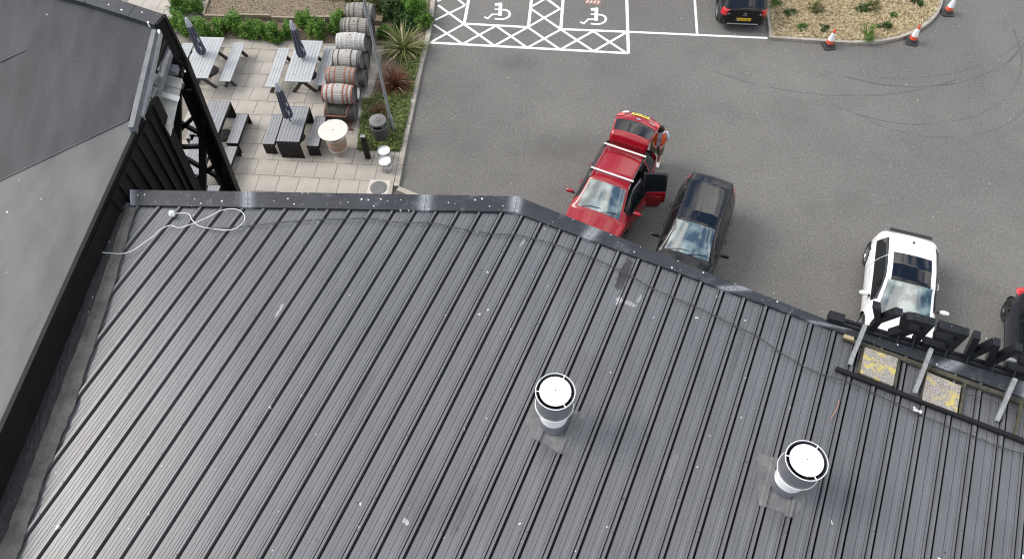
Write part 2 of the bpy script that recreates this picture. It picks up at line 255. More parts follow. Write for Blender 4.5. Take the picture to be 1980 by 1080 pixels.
# ------------------------------------------------------------------ mesh helpers
class MB:
    def __init__(s): s.v = []; s.f = []; s.mi = []
    def add(s, vs, fs, mi=0):
        o = len(s.v); s.v += [Vector(v) for v in vs]; s.f += [tuple(i+o for i in f) for f in fs]; s.mi += [mi]*len(fs); return s
    def box(s, c, d, rz=0, mi=0, R=None):
        hx, hy, hz = d[0]/2, d[1]/2, d[2]/2; R = R or Matrix.Rotation(rz, 3, 'Z'); c = Vector(c)
        vs = [c+R@Vector((x, y, z)) for x in (-hx, hx) for y in (-hy, hy) for z in (-hz, hz)]
        return s.add(vs, [(0, 1, 3, 2), (4, 6, 7, 5), (0, 4, 5, 1), (2, 3, 7, 6), (0, 2, 6, 4), (1, 5, 7, 3)], mi)
    def beam(s, a, b, w, h, up=(0, 0, 1), mi=0):
        a = Vector(a); b = Vector(b); d = (b-a); L = d.length; d.normalize(); u = Vector(up); sd_ = d.cross(u)
        if sd_.length < 1e-4: sd_ = d.cross(Vector((0, 1, 0)))
        sd_.normalize(); u = sd_.cross(d); R = Matrix((d, sd_, u)).transposed(); return s.box((a+b)/2, (L, w, h), mi=mi, R=R)
    def prism(s, poly, z0, z1, mi=0):
        n = len(poly); P = [Vector((p[0], p[1], z0)) for p in poly]+[Vector((p[0], p[1], z1)) for p in poly]
        return s.add(P, [tuple(range(n-1, -1, -1)), tuple(range(n, 2*n))]+[(i, (i+1) % n, n+(i+1) % n, n+i) for i in range(n)], mi)
    def slab3(s, poly, off, mi=0):
        n = len(poly); off = Vector(off); P = [Vector(p) for p in poly]; P += [p-off for p in P]
        return s.add(P, [tuple(range(n)), tuple(range(2*n-1, n-1, -1))]+[(i, n+i, n+(i+1) % n, (i+1) % n) for i in range(n)], mi)
    def lathe(s, prof, n=24, c=(0, 0, 0), mi=0, ax='z', fn=None):
        vs = []; c = Vector(c)
        for (r, z) in prof:
            for k in range(n):
                a = 2*PI*k/n; rr = r*(fn(a, z) if fn else 1); p = (rr*math.cos(a), rr*math.sin(a), z)
                if ax == 'x': p = (p[2], p[0], p[1])
                if ax == 'y': p = (p[0], p[2], p[1])
                vs.append(c+Vector(p))
        fs = [(i*n+k, i*n+(k+1) % n, (i+1)*n+(k+1) % n, (i+1)*n+k) for i in range(len(prof)-1) for k in range(n)]
        return s.add(vs, fs, mi)
    def tube(s, pts, r, n=8, mi=0, cap=True):
        P = [Vector(p) for p in pts]; vs = []
        for i, p in enumerate(P):
            d = (P[min(i+1, len(P)-1)]-P[max(i-1, 0)]).normalized(); u = d.cross(Vector((0, 0, 1)))
            if u.length < 1e-3: u = d.cross(Vector((0, 1, 0)))
            u.normalize(); w = u.cross(d); rr = r[i] if hasattr(r, '__len__') else r
            vs += [p+u*rr*math.cos(2*PI*k/n)+w*rr*math.sin(2*PI*k/n) for k in range(n)]
        fs = [(i*n+k, i*n+(k+1) % n, (i+1)*n+(k+1) % n, (i+1)*n+k) for i in range(len(P)-1) for k in range(n)]
        if cap: fs += [tuple(range(n-1, -1, -1)), tuple(range((len(P)-1)*n, len(P)*n))]
        return s.add(vs, fs, mi)
    def build(s, name, mats, parent=None, smooth=False, world=False, bevel=0, kind=None):
        me = bpy.data.meshes.new(name); vs = s.v
        if world and parent is not None:
            Mi = world_of(parent).inverted(); vs = [Mi@v for v in vs]
        me.from_pydata([tuple(v) for v in vs], [], s.f)
        for m in (mats if isinstance(mats, (list, tuple)) else [mats]): me.materials.append(mt[m] if isinstance(m, str) else m)
        me.polygons.foreach_set('material_index', s.mi)
        bm = bmesh.new(); bm.from_mesh(me); bmesh.ops.recalc_face_normals(bm, faces=bm.faces); bm.to_mesh(me); bm.free()
        if smooth:
            me.polygons.foreach_set('use_smooth', [True]*len(me.polygons))
            if hasattr(me, 'set_sharp_from_angle'): me.set_sharp_from_angle(angle=math.radians(38))
        o = bpy.data.objects.new(name, me); C.objects.link(o); o.parent = parent
        if bevel:
            b = o.modifiers.new('bevel', 'BEVEL'); b.width = bevel; b.segments = 2; b.limit_method = 'ANGLE'
        if kind: o['kind'] = kind
        return o
def world_of(o):
    m = o.matrix_basis.copy()
    while o.parent: o = o.parent; m = o.matrix_basis @ m
    return m
def tag(o, label=None, cat=None, group=None, kind=None):
    if label: o['label'] = label
    if cat: o['category'] = cat
    if group: o['group'] = group
    if kind: o['kind'] = kind
    return o
def thing(name, label, cat, loc=(0, 0, 0), rz=0, group=None):
    o = bpy.data.objects.new(name, None); C.objects.link(o); o.location = loc; o.rotation_euler = (0, 0, rz); o.empty_display_size = .2
    return tag(o, label, cat, group)
def kids(o): return [x for x in bpy.data.objects if x.parent == o]
def dup(root, loc, rz, label, group=None):
    def cp(o, par):
        c = o.copy(); C.objects.link(c); c.parent = par
        for ch in kids(o): cp(ch, c)
        return c
    r = cp(root, None); r.location = loc; r.rotation_euler = (0, 0, rz); r['label'] = label
    if group: r['group'] = group
    return r
def raw(name, V, Fc, mat, parent=None, kind=None, smooth=False):
    me = bpy.data.meshes.new(name); me.from_pydata(np.asarray(V).tolist(), [], Fc if isinstance(Fc, list) else Fc.tolist()); me.materials.append(mt[mat])
    if smooth: me.polygons.foreach_set('use_smooth', [True]*len(me.polygons))
    o = bpy.data.objects.new(name, me); C.objects.link(o); o.parent = parent
    if kind: o['kind'] = kind
    return o
def clip(poly, p, n):   # keep side where (x-p).n >= 0, 2D
    out = []
    for i in range(len(poly)):
        a = poly[i]; b = poly[(i+1) % len(poly)]; da = (a[0]-p[0])*n[0]+(a[1]-p[1])*n[1]; db = (b[0]-p[0])*n[0]+(b[1]-p[1])*n[1]
        if da >= 0: out.append(a)
        if da*db < 0: t = da/(da-db); out.append((a[0]+(b[0]-a[0])*t, a[1]+(b[1]-a[1])*t))
    return out
def offset_path(pts, w):
    res = []
    for i, p in enumerate(pts):
        a = pts[max(i-1, 0)]; b = pts[min(i+1, len(pts)-1)]; d = Vector((b[0]-a[0], b[1]-a[1])).normalized(); res.append((p[0]-d.y*w, p[1]+d.x*w))
    return res

# ================================================================== GROUND
g = MB(); g.add([(-400, -300, -.12), (400, -300, -.12), (400, 500, -.12), (-400, 500, -.12)], [(0, 1, 2, 3)]); tag(g.build('ground', 'earth'), kind='structure')
g = MB(); g.add([(-45, -40, 0), (60, -40, 0), (60, 70, 0), (-45, 70, 0)], [(0, 1, 2, 3)]); tag(g.build('car_park', 'asphalt'), kind='structure')
ZP = .10
# left kerb line (outer edge at the car park side)
kp = [at(*p) for p in [(843, 0), (831, 81), (819, 126), (808, 180), (788, 278), (779.6, 322.6), (772.5, 364)]]
kdir = (kp[0]-kp[-1]).normalized()
kA = kp[-1]; kB = kA+kdir*14
kpath = [(p.x, p.y) for p in reversed(kp)]; kpath[0] = (kA.x, kA.y); kpath += [(kB.x, kB.y)]
def resample(path, step):
    out = [path[0]]; acc = 0
    for a, b in zip(path, path[1:]):
        L = math.dist(a, b); n = max(1, int(round(L/step)))
        for k in range(1, n+1): out.append((a[0]+(b[0]-a[0])*k/n, a[1]+(b[1]-a[1])*k/n))
    return out
def kerb(name, path, w, z1, step=.915, mat='kerb'):
    root = bpy.data.objects.new(name, None); C.objects.link(root); root['kind'] = 'structure'
    P = resample(path, step); Q = offset_path(P, w)
    for i in range(len(P)-1):
        a, b, c, d = P[i], P[i+1], Q[i+1], Q[i]; e = .006/max(math.dist(a, b), .01)
        la = lambda s, t_, k: (s[0]+(t_[0]-s[0])*k, s[1]+(t_[1]-s[1])*k)
        poly = [la(a, b, e), la(a, b, 1-e), la(d, c, 1-e), la(d, c, e)]
        MB().prism(poly, -.1, z1+random.uniform(-.003, .003)).build('kerb_stone', mat, root, bevel=.012)
    return root
kerb('kerb', kpath, .17, ZP+.012)
kc = at(806, 377.6); kd = (kc-kA); kE = kA+kd*4
kerb('kerb', [(kE.x, kE.y), (kA.x, kA.y)], .17, ZP+.012)
kin = offset_path(kpath, .17)
# patio: base sheet and paving slabs
def loc2(e1, e2): return (E1.x*e1+E2.x*e2, E1.y*e1+E2.y*e2)
def to_e(p): return (E1.x*p[0]+E1.y*p[1], E2.x*p[0]+E2.y*p[1])
S = .648; R0 = 16.045
bl = at(694, 291.6); bedL = to_e(bl)[0]; TOP = 21.05
patio = bpy.data.objects.new('patio', None); C.objects.link(patio); patio['kind'] = 'structure'
m_ = MB(); kinl = kin[0]; kinr = kin[-1]
m_.prism([loc2(-26, 10), (kinl[0]-.02, kinl[1]-5), (kinl[0]-.02, kinl[1]), (kinr[0]-.02, kinr[1]), loc2(-26, 30)], -.05, ZP-.05); m_.build('bedding', 'joint', patio)
kn = (-(kin[-1][1]-kin[1][1]), kin[-1][0]-kin[1][0])       # normal pointing to -x side
kdn = Vector(kn).normalized(); kn = (kdn.x, kdn.y)
slab_me = MB().box((0, 0, ZP-.025), (S-.012, S-.012, .05)).build('paving_slab', 'slab', patio, bevel=.004); first = True
manh = at(732, 363, ZP); manE = to_e(manh)
for r in range(-5, 16):
    for c in range(-16, 8):
        e1 = bedL + (c+(.5 if r % 2 else 0))*S; e2 = R0+r*S
        if r < 0: e1 += .12*((r*7) % 3)
        if e1 < -13 and e2 < 21.5: continue
        poly = [(e1+.006, e2+.006), (e1+S-.006, e2+.006), (e1+S-.006, e2+S-.006), (e1+.006, e2+S-.006)]
        full = True
        if r >= 0:
            if e1+S > bedL-.01: poly = clip(poly, (bedL-.03, 0), (-1, 0)); full = False
            if e2 < TOP and e2+S > TOP: poly = clip(poly, (0, TOP), (0, -1)); full = False
            if e2 >= TOP:
                if e1+S > -13.9: continue
        if e2+S < 13.5: continue
        if not poly: continue
        wp = [loc2(*p) for p in poly]
        q = clip(wp, (kin[1][0]-.01, kin[1][1]), kn)
        if e2+S < to_e(kin[0])[1]+.6:
            pass
        if len(q) < 3: continue
        if len(q) != 4 or any(math.dist(a, b) > 1e-5 for a, b in zip(q, wp)): full = False
        if full and len(q) == 4:
            o = slab_me if first else slab_me.copy()
            if not first: C.objects.link(o)
            first = False; cx, cy = loc2(e1+S/2, e2+S/2); o.location = (cx, cy, random.uniform(-.004, .002)); o.rotation_euler = (0, 0, HA)
        else: MB().prism(q, ZP-.05, ZP+random.uniform(-.004, .001)).build('paving_slab', 'slab', patio)
# small pavers by the manhole
mf = MB().prism([(manh.x+E1.x*a+E2.x*b, manh.y+E1.y*a+E2.y*b) for a, b in ((-.33, -.31), (.33, -.31), (.33, .31), (-.33, .31))], ZP-.06, ZP+.005)
mh = thing('manhole_cover', 'round grey iron manhole cover set in the paving near the kerb corner', 'manhole cover', (manh.x, manh.y, ZP+.006), HA)
mf.build('frame_slab', 'pine', mh, world=True)
MB().lathe([(0, .012), (.262, .012), (.27, .004), (.27, -.01)], 32).build('lid', 'manhole', mh, smooth=True)
sc_ = MB()
for k in range(-6, 7):
    wdt = math.sqrt(max(0, .24**2-(k*.037)**2)); sc_.box((0, k*.037, .016), (2*wdt, .012, .006))
sc_.build('tread_rib', 'manhole', mh, kind='stuff')

# planting bed beside the car park kerb
def sheet(name, poly, z, mat, sub=None, amp=0):
    b = MB(); b.prism(poly, z-.15, z); o = b.build(name, mat); tag(o, kind='structure'); return o
bedR = [kin[i] for i in range(1, len(kin))]
bed_poly = [tuple(loc2(bedL+.06, R0+.07)), (kin[3][0]-.0, kin[3][1]-.2)] 
br = at(776.5, 296, 0)
bp = [loc2(bedL+.05, R0+.06), (kin[2][0]+.03, loc2(bedL+1.4, R0+.06)[1])]+[(p[0]+.01, p[1]) for p in kin[3:]]+[loc2(bedL+.05, 30)]
sheet('planting_bed', bp, ZP-.02, 'soil')
MB().beam((*loc2(bedL+.02, R0+.03), ZP-.02), (*loc2(bedL+1.37, R0+.03), ZP-.02), .05, .09).build('bed_edging', 'kerb')
tag(bpy.data.objects['bed_edging'], kind='structure')
# hedge bed and raised bed beyond the patio
sheet('hedge_bed', [loc2(-13.85, TOP), loc2(bedL+.05, TOP), loc2(bedL+.05, 22.35), loc2(-13.85, 22.35)], ZP+.02, 'soil')
tA = at(395, 31, .3); tB = at(655, 38, .3); tC = at(404, 0, .3)
e_t = [to_e(tA), to_e(tB)]
rb = [loc2(e_t[0][0], e_t[0][1]+.05), loc2(bedL-.3, e_t[1][1]), loc2(bedL-.3, 29), loc2(e_t[0][0]+.1, 29)]
sheet('raised_bed', rb, .30, 'soil')
sheet('hedge_side_bed', [loc2(-13.85, 22.36), loc2(e_t[0][0]-.06, 22.36), loc2(e_t[0][0]-.06, 29), loc2(-13.85, 29)], ZP+.02, 'soil')
ed = thing('timber_edging', 'low weathered timber boards edging the raised bed behind the hedge', 'edging', (tA.x, tA.y, 0))
nseg = 4
for k in range(nseg):
    a = tA.lerp(tB, k/nseg+.003); b = tA.lerp(tB, (k+1)/nseg-.003); a.z = b.z = .2+.03*(k % 2); a.y += .06*(k % 2); b.y += .06*(k % 2)
    MB().beam(a, b, .07, .3).build('board', 'timber', ed, world=True)
tD = tA+(tC-tA)*3; a = tA.copy(); a.z = .2; tD.z = .2; MB().beam(a+Vector((-.03, .06, 0)), tD, .07, .3).build('board', 'timber', ed, world=True)

# road markings
mk = bpy.data.objects.new('road_marking', None); C.objects.link(mk); mk['kind'] = 'structure'
def strip(a, b, w=.10, z=.004, name='painted_line', mat='line'):
    a = Vector(a[:2]); b = Vector(b[:2]); d = (b-a).normalized(); n = Vector((-d.y, d.x))*w/2
    MB().add([(*(a-n), z), (*(b-n), z), (*(b+n), z), (*(a+n), z)], [(0, 1, 2, 3)]).build(name, mat, mk)
def P_(x, y): return at(820+x/4.714, y/4.714)
Vd = E2
def up_line(x, y, L): a = P_(x, y); strip(a, a+Vd*L, .11, .004)
A1 = P_(52, 390); A2 = P_(1860, 487); strip(A1, A2, .11, .004)
B1 = P_(362, 218); B2 = P_(1250, 268); B3 = P_(1850, 292)
strip(B1, P_(950, 250), .11, .0045); strip(P_(1243, 268), B3, .11, .0045); strip(B3, at(1484, 74), .10, .0048)
strip(P_(1862, 490), P_(1826, -20)+Vd*4, .11, .005)
for p in ((366, 218), (951, 246), (1246, 268)): a = P_(*p); strip(a, a+Vd*5, .11, .005)
a = at(1348, 66); strip(a, a+Vd*5, .09, .005)
hz = .0055
bot = [P_(x, y) for x, y in ((60, 388), (350, 404), (640, 420), (940, 438), (1240, 455), (1545, 470), (1840, 485))]
top = [P_(x, y) for x, y in ((362, 222), (655, 238), (945, 252), (1246, 272), (1540, 288), (1845, 298))]
for i in range(6):
    strip(bot[i], top[i], .095, hz+.0004*i)
    if i > 0: strip(bot[i], (P_(362, 222) if i == 2 else top[i-2]) if i >= 2 else P_(90, 228), .095, hz+.003+.0004*i)
strip(bot[6], top[4], .095, hz+.0062)
# side hatch by the kerb and between the bays
strip(P_(95, 190), P_(372, 55), .095, hz+.0066); strip(P_(128, 52), P_(362, 222), .095, hz+.007); strip(P_(310, 0), P_(372, 50), .095, hz+.0074); strip(P_(118, 18), P_(170, -6), .095, hz+.0078)
a = P_(945, 252); strip(a, P_(1240, 85), .095, hz+.0082); strip(P_(1246, 272), P_(975, 85), .095, hz+.0086)
strip(P_(975, 68), P_(1110, -8), .095, hz+.009); strip(P_(1240, 85), P_(1110, -8), .095, hz+.0094)
a = P_(1240, 85); strip(a, a+E2*1.3-E1*1.25, .095, hz+.0098)
def wheelchair(ox, oy, z):
    def q(x, y): p = P_(x+ox, y+oy); return Vector((p.x, p.y))
    i = [0]
    def sline(pts, w):
        for a, b in zip(pts, pts[1:]):
            d = (b-a).normalized()*w*.4; strip((a-d), (b+d), w, z+.0003*i[0]); i[0] += 1
    sline([q(555, 160), q(580, 172), q(622, 134), q(690, 134)], .075)
    sline([q(692, 138), q(697, 45)], .13)
    sline([q(697, 40), q(660, 44)], .15); sline([q(690, 88), q(650, 88)], .07)
    pts = [q(718, 92), q(748, 95), q(772, 108), q(782, 130), q(774, 155), q(745, 172), q(710, 180), q(680, 178), q(652, 175)]
    sline(pts, .085)
wheelchair(0, 0, .006); wheelchair(875, 45, .006)
rm = MB().add([(*(P_(x, y).xy), .004) for x, y in ((1465, -40), (1614, -30), (1610, 48), (1470, 36))], [(0, 1, 2, 3)]).build('red_painted_patch', 'redpaint', mk)
for k in range(4):
    for j in range(2): strip(P_(1480+k*33, 28-j*28+k*2), P_(1480+k*33+18, 8-j*28+k*2), .035, .006+.0003*(k*2+j))

# island bed (right)
z7 = lambda x, y, z=0: at(1300+x/2.912, y/2.912, z)
isl = [z7(*p) for p in [(520, 40), (545, 225), (720, 238), (900, 251), (1010, 257), (1120, 254), (1200, 244), (1280, 227), (1350, 201), (1400, 172), (1450, 135), (1490, 92), (1512, 45), (1520, 0)]]
ip = [(p.x, p.y) for p in isl]; ip = [(ip[0][0]-.3, ip[0][1]+7)]+ip+[(ip[-1][0]+.5, ip[-1][1]+1.5), (ip[-1][0]+.3, ip[-1][1]+3.5), (ip[-1][0]-1, ip[-1][1]+6)]
kerb('kerb', ip, .14, .125)
iin = offset_path(ip, .13)
sheet('island_bed', iin, .10, 'straw')

# ================================================================== METAL ROOFED BUILDING
ROOFZ = 8.4
fl_out = [roof_at(*p) for p in [(255, 371), (1000, 384), (1640, 640), (1985, 740)]]; fl_in = [roof_at(*p) for p in [(255, 400), (995, 413), (1569, 626), (1985, 774)]]
fo4 = fl_out[3]+(fl_out[3]-fl_out[2]).normalized()*9; fi4 = fl_in[3]+(fl_in[3]-fl_in[2]).normalized()*9; fl_out.append(fo4); fl_in.append(fi4)
mb_root = thing('metal_roofed_building', 'black building with ribbed anthracite metal roof filling the foreground', 'building', (0, 3, 0))
def uv(p): return Vector((p.x, p.y, 0)).dot(RP), Vector((p.x, p.y, 0)).dot(RA)
fin_uv = [uv(p) for p in fl_in]
val = [roof_at(*p) for p in [(262, 402), (212, 574), (140, 791), (91.5, 907), (34, 1070), (0, 1150)]]; val_uv = [uv(p) for p in val]
val_uv.append((val_uv[-1][0]-1.2, val_uv[-1][1]-3.2))
fus = [a for a, b in fin_uv]; fvs = [b for a, b in fin_uv]
vu = [a for a, b in reversed(val_uv)]; vvv = [b for a, b in reversed(val_uv)]
VB = -4.0
def vmax(u): return float(np.interp(u, fus, fvs))+.05
def vmin(u): return max(VB, float(np.interp(u, vu, vvv))-.25) if u < val_uv[0][0] else VB
prof = [(-.050, 0), (-.049, -.045), (-.040, -.045), (-.036, 0), (-.024, .036), (.008, .036), (.013, -.07), (.039, -.07), (.041, 0), (.094, 0), (.098, .004), (.102, .004), (.106, 0), (.150, 0), (.151, -.012), (.1555, -.012), (.1565, 0), (.202, 0), (.208, .003), (.212, .003), (.218, 0), (.248, 0), (.249, -.012), (.2535, -.012), (.2545, 0)]
umin = min(vu)
i0 = int((umin-OFF)*3)-3
screws = MB()
for pi_ in range(i0//3, 25):
    b = MB(); us = []
    for k in range(3):
        ui = OFF+(pi_*3+k)/3
        us += [(ui+d, h) for d, h in prof]
    us.append((OFF+(pi_*3+3)/3-.050, 0))
    rows = []
    for (u, h) in us:
        a, c = vmin(u), vmax(u)
        if c-a < .02 or u > 12: rows.append(None); continue
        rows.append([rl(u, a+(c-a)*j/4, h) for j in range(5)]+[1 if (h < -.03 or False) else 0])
    for r1, r2 in zip(rows, rows[1:]):
        if r1 is None or r2 is None: continue
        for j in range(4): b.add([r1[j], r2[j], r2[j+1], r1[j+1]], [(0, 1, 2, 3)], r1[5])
    if b.v: b.build('roof_panel', ['roof', 'joint_seal'], mb_root, world=True)  # second material paints the shade beside each rib black
    ui = OFF+pi_
    if ui < 12 and vmax(ui) > vmin(ui):
        v = vmax(ui)-.35
        while v > vmin(ui)+.1 and v > -2:
            c = rl(ui-.004, v, .034); screws.lathe([(0, .009), (.006, .009), (.009, .0), (.012, 0)], 6, c=c); v -= .46
screws.build('roof_screw', 'cone_base', mb_root, world=True, kind='stuff')
# capping along the roof edge, in separate lengths
m_, t_, b_ = new_mat('capping_sheet'); v_ = coords(t_)
at_ = t_.nodes.new('ShaderNodeAttribute'); at_.attribute_name = 'joint_glow'
c_ = mixc(t_, ramp(t_, noise(t_, v_, 2.2, 8), .45, .75), (.018, .020, .027), (.032, .036, .043))
c_ = mixc(t_, spots(t_, v_, 9, .15, .20), c_, (.62, .62, .6)); c_ = mixc(t_, spots(t_, v_, 23, .12, .10), c_, (.4, .4, .4))
c_ = mixc(t_, mathn(t_, 'MULTIPLY', ramp(t_, noise(t_, v_, 5, 7, .7), .55, .75), .35), c_, (.22, .23, .24))
c_ = mixc(t_, mathn(t_, 'MULTIPLY', at_.outputs['Fac'], mathn(t_, 'ADD', .35, noise(t_, v_, 4, 4))), c_, (.34, .36, .38))  # sky reflection off the bent joints, painted in as pale smears
t_.links.new(c_, b_.inputs['Base Color']); b_.inputs['Roughness'].default_value = .5; b_.inputs['IOR'].default_value = 1.4; mt['capsheet'] = m_
def cap_piece(o0, o1, i0_, i1_, mat='capsheet', name='capping', lift=.06, drop=.22):
    b = MB(); z = Vector((0, 0, lift)); e = (o1-o0).normalized()*.003
    o0 = o0+e; i0_ = i0_+e; o1 = o1-e; i1_ = i1_-e
    out = (o0-i0_); out.z = 0; out = out.normalized()*.02
    def row(o, i, k): return [i-Vector((0, 0, .005)), i+z*.85, i.lerp(o, .1)+z+Vector((0, 0, .004*k)), i.lerp(o, .5)+z+Vector((0, 0, .012+.012*k)), i.lerp(o, .93)+z+Vector((0, 0, .02)), o+z+out*.2, o+out-Vector((0, 0, drop))]
    Lc = (o1-o0).length; SS = [0, .02/Lc, .06/Lc, .10/Lc, .15/Lc, .22/Lc, .5, 1-.22/Lc, 1-.15/Lc, 1-.10/Lc, 1-.06/Lc, 1-.02/Lc, 1]
    rows = [row(o0.lerp(o1, s), i0_.lerp(i1_, s), (1 if s in (0, 1) else 0)) for s in SS]
    W_ = []
    for r1, r2, s1, s2 in zip(rows, rows[1:], SS, SS[1:]):
        w1, w2 = [math.exp(-(min(q, 1-q)*Lc/.09)**2)*.75 for q in (s1, s2)]
        for a in range(6): b.add([r1[a], r2[a], r2[a+1], r1[a+1]], [(0, 1, 2, 3)]); W_ += [w1, w2, w2, w1]
    o = b.build(name, mat, mb_root, world=True, smooth=True)
    at2 = o.data.attributes.new('joint_glow', 'FLOAT', 'POINT'); at2.data.foreach_set('value', W_)  # strength of the painted reflection, highest at the piece ends
    return o
def cap_run(seg, fr):
    for a, c in zip(fr, fr[1:]):
        cap_piece(fl_out[seg].lerp(fl_out[seg+1], a), fl_out[seg].lerp(fl_out[seg+1], c), fl_in[seg].lerp(fl_in[seg+1], a), fl_in[seg].lerp(fl_in[seg+1], c))
        sm = MB()
        for f_ in (.15, .5, .85):
            for ds in (-.025, .025):
                p = fl_in[seg].lerp(fl_in[seg+1], c).lerp(fl_out[seg].lerp(fl_out[seg+1], c), f_)+Vector((0, 0, .066+.008*math.sin(f_*PI))); p = p+(fl_out[seg+1]-fl_out[seg]).normalized()*ds; sm.lathe([(0, .006), (.006, .005), (.008, 0)], 6, c=p)
        sm.build('capping_rivet', 'cone_base', mb_root, world=True, kind='stuff')
cap_run(0, [0, .31, .77, 1]); cap_run(1, [0, .262, .72, 1]); cap_run(2, [0, .62, 1]); cap_run(3, [0, .3, .6, 1])
# walls under the edge
def wallrun(pts, parent, z0, dz, mat='clad', name='wall'):
    for a, b in zip(pts, pts[1:]):
        m = MB(); d = Vector((b.x-a.x, b.y-a.y, 0)).normalized(); n = Vector((-d.y, d.x, 0)); L = math.hypot(b.x-a.x, b.y-a.y)
        m.add([(a.x, a.y, z0), (b.x, b.y, z0), (b.x, b.y, b.z-dz), (a.x, a.y, a.z-dz)], [(0, 1, 2, 3)])
        k = .2
        while k < L:
            p = Vector((a.x, a.y, 0))+d*k; zt = a.z+(b.z-a.z)*k/L-dz-.02; m.box((p.x+n.x*.012, p.y+n.y*.012, (z0+zt)/2), (.05, .03, zt-z0), rz=math.atan2(d.y, d.x)); k += .333
        m.build(name, mat, parent, world=True)
wallrun([p-(p-q)*.15 for p, q in zip(fl_out, fl_in)], mb_root, -.1, .05)
br_ = rl(12, VB); bl_ = rl(umin, VB)
m = MB(); m.add([(br_.x, br_.y, 0), (bl_.x, bl_.y, 0), (bl_.x, bl_.y, bl_.z), (br_.x, br_.y, br_.z)], [(0, 1, 2, 3)])
q_ = fl_in[-1]; m.add([(br_.x, br_.y, 0), (q_.x, q_.y, 0), (q_.x, q_.y, q_.z-.1), (br_.x, br_.y, br_.z)], [(0, 1, 2, 3)]); m.build('wall', 'clad', mb_root, world=True)
# lead strip and bitumen in the valley
def ragged(left, right, h, mat, name, parent, n=70, am=.013):
    b = MB(); L = []; R_ = []
    for k in range(n+1):
        s = k/n
        def pick(A): f = s*(len(A)-1); i = min(int(f), len(A)-2); return A[i].lerp(A[i+1], f-i)
        l = pick(left); r = pick(right); j = random.uniform(-am, am); d = (r-l).normalized(); L.append(l+d*random.uniform(-am, am)+Vector((0, 0, random.uniform(0, .006)))); R_.append(r+d*j+Vector((0, 0, random.uniform(0, .004))))
    for k in range(n):
        m1 = L[k].lerp(R_[k], .5)+Vector((0, 0, .012)); m2 = L[k+1].lerp(R_[k+1], .5)+Vector((0, 0, .012))
        b.add([L[k], m1, m2, L[k+1]], [(0, 1, 2, 3)]); b.add([m1, R_[k], R_[k+1], m2], [(0, 1, 2, 3)])
        b.add([R_[k], R_[k]-Vector((0, 0, .02)), R_[k+1]-Vector((0, 0, .02)), R_[k+1]], [(0, 1, 2, 3)])
    return b.build(name, mat, parent, world=True, smooth=True)
leadR = [roof_at(*p, .05) for p in [(262, 402), (212, 574), (140, 791), (91.5, 907), (34, 1070), (0, 1160)]]
leadL = [roof_at(*p, .05) for p in [(245, 402), (186, 574), (103, 791), (56, 916), (8, 1040), (-40, 1140)]]
ragged(leadL, leadR, .05, 'lead', 'lead_flashing', mb_root)
wb = [roof_at(*p, .03) for p in [(238, 398), (226, 427), (159, 589), (77, 791), (19, 916), (-60, 1090)]]
ragged([p-RP*.12 for p in wb], [p+RP*.08 for p in [roof_at(*p, .03) for p in [(245, 402), (186, 574), (103, 791), (56, 916), (8, 1040), (-40, 1140)]]], .03, 'bitumen', 'bitumen_strip', mb_root)

# flue vents
def flue(px, py, h, label, psi):
    p = roof_at(px, py); t = thing('roof_flue', label, 'flue', (p.x, p.y, p.z), 0, 'twin round metal flues on the roof')
    s = h/1.0
    MB().lathe([(.192, -.1), (.192, .24*s), (.186, .245*s)], 40).build('base_collar', 'steel_grey', t, smooth=True)
    MB().lathe([(.186, .245*s), (.186, .68*s)], 40).build('inner_pipe', 'steel_white', t, smooth=True)
    MB().lathe([(.186, .57*s), (.243, .60*s), (.243, .97*s), (.238, .97*s), (.238, .66*s), (.15, .64*s)], 48).build('outer_sleeve', 'steel_grey', t, smooth=True)
    MB().lathe([(.15, .645*s), (.234, .66*s)], 32).build('throat', 'black', t)
    for z, r in ((.60*s, .250), (.965*s, .250)):
        MB().lathe([(r+.005*math.cos(a), z+.005*math.sin(a)) for a in [2*PI*k/8 for k in range(9)]], 48).build('rim_ring', 'steel_white', t, smooth=True)
        MB().lathe([(.24, z-.004), (r, z)], 48).build('rim_lip', 'steel_grey', t, smooth=True)
    MB().lathe([(0, 1.0*s), (.10, .994*s), (.200, .975*s), (.202, .962*s), (.194, .958*s), (0, .97*s)], 48).build('rain_cap', 'steel_white', t, smooth=True)
    MB().lathe([(0, 1.008*s), (.007, 1.006*s), (.009, .99*s)], 10).build('centre_bolt', 'cone_base', t)
    for k in range(3):
        a = psi+k*2*PI/3; MB().beam((.19*math.cos(a), .19*math.sin(a), .966*s), (.256*math.cos(a), .256*math.sin(a), .966*s), .012, .012).build('bracket', 'steel_white', t)
    MB().beam((.2445*math.cos(psi-.9), .2445*math.sin(psi-.9), .61*s), (.2445*math.cos(psi-.9), .2445*math.sin(psi-.9), .95*s), .05, .006, up=(math.cos(psi-.9), math.sin(psi-.9), 0)).build('seam_strip', 'steel_grey', t)
    return t
flue(1069.5, 816, 1.07, 'round metal flue standing in the middle of the ribbed roof', 1.0)
flue(1517, 934.8, .95, 'round metal flue standing at the right of the ribbed roof nearest the frame corner', .75)
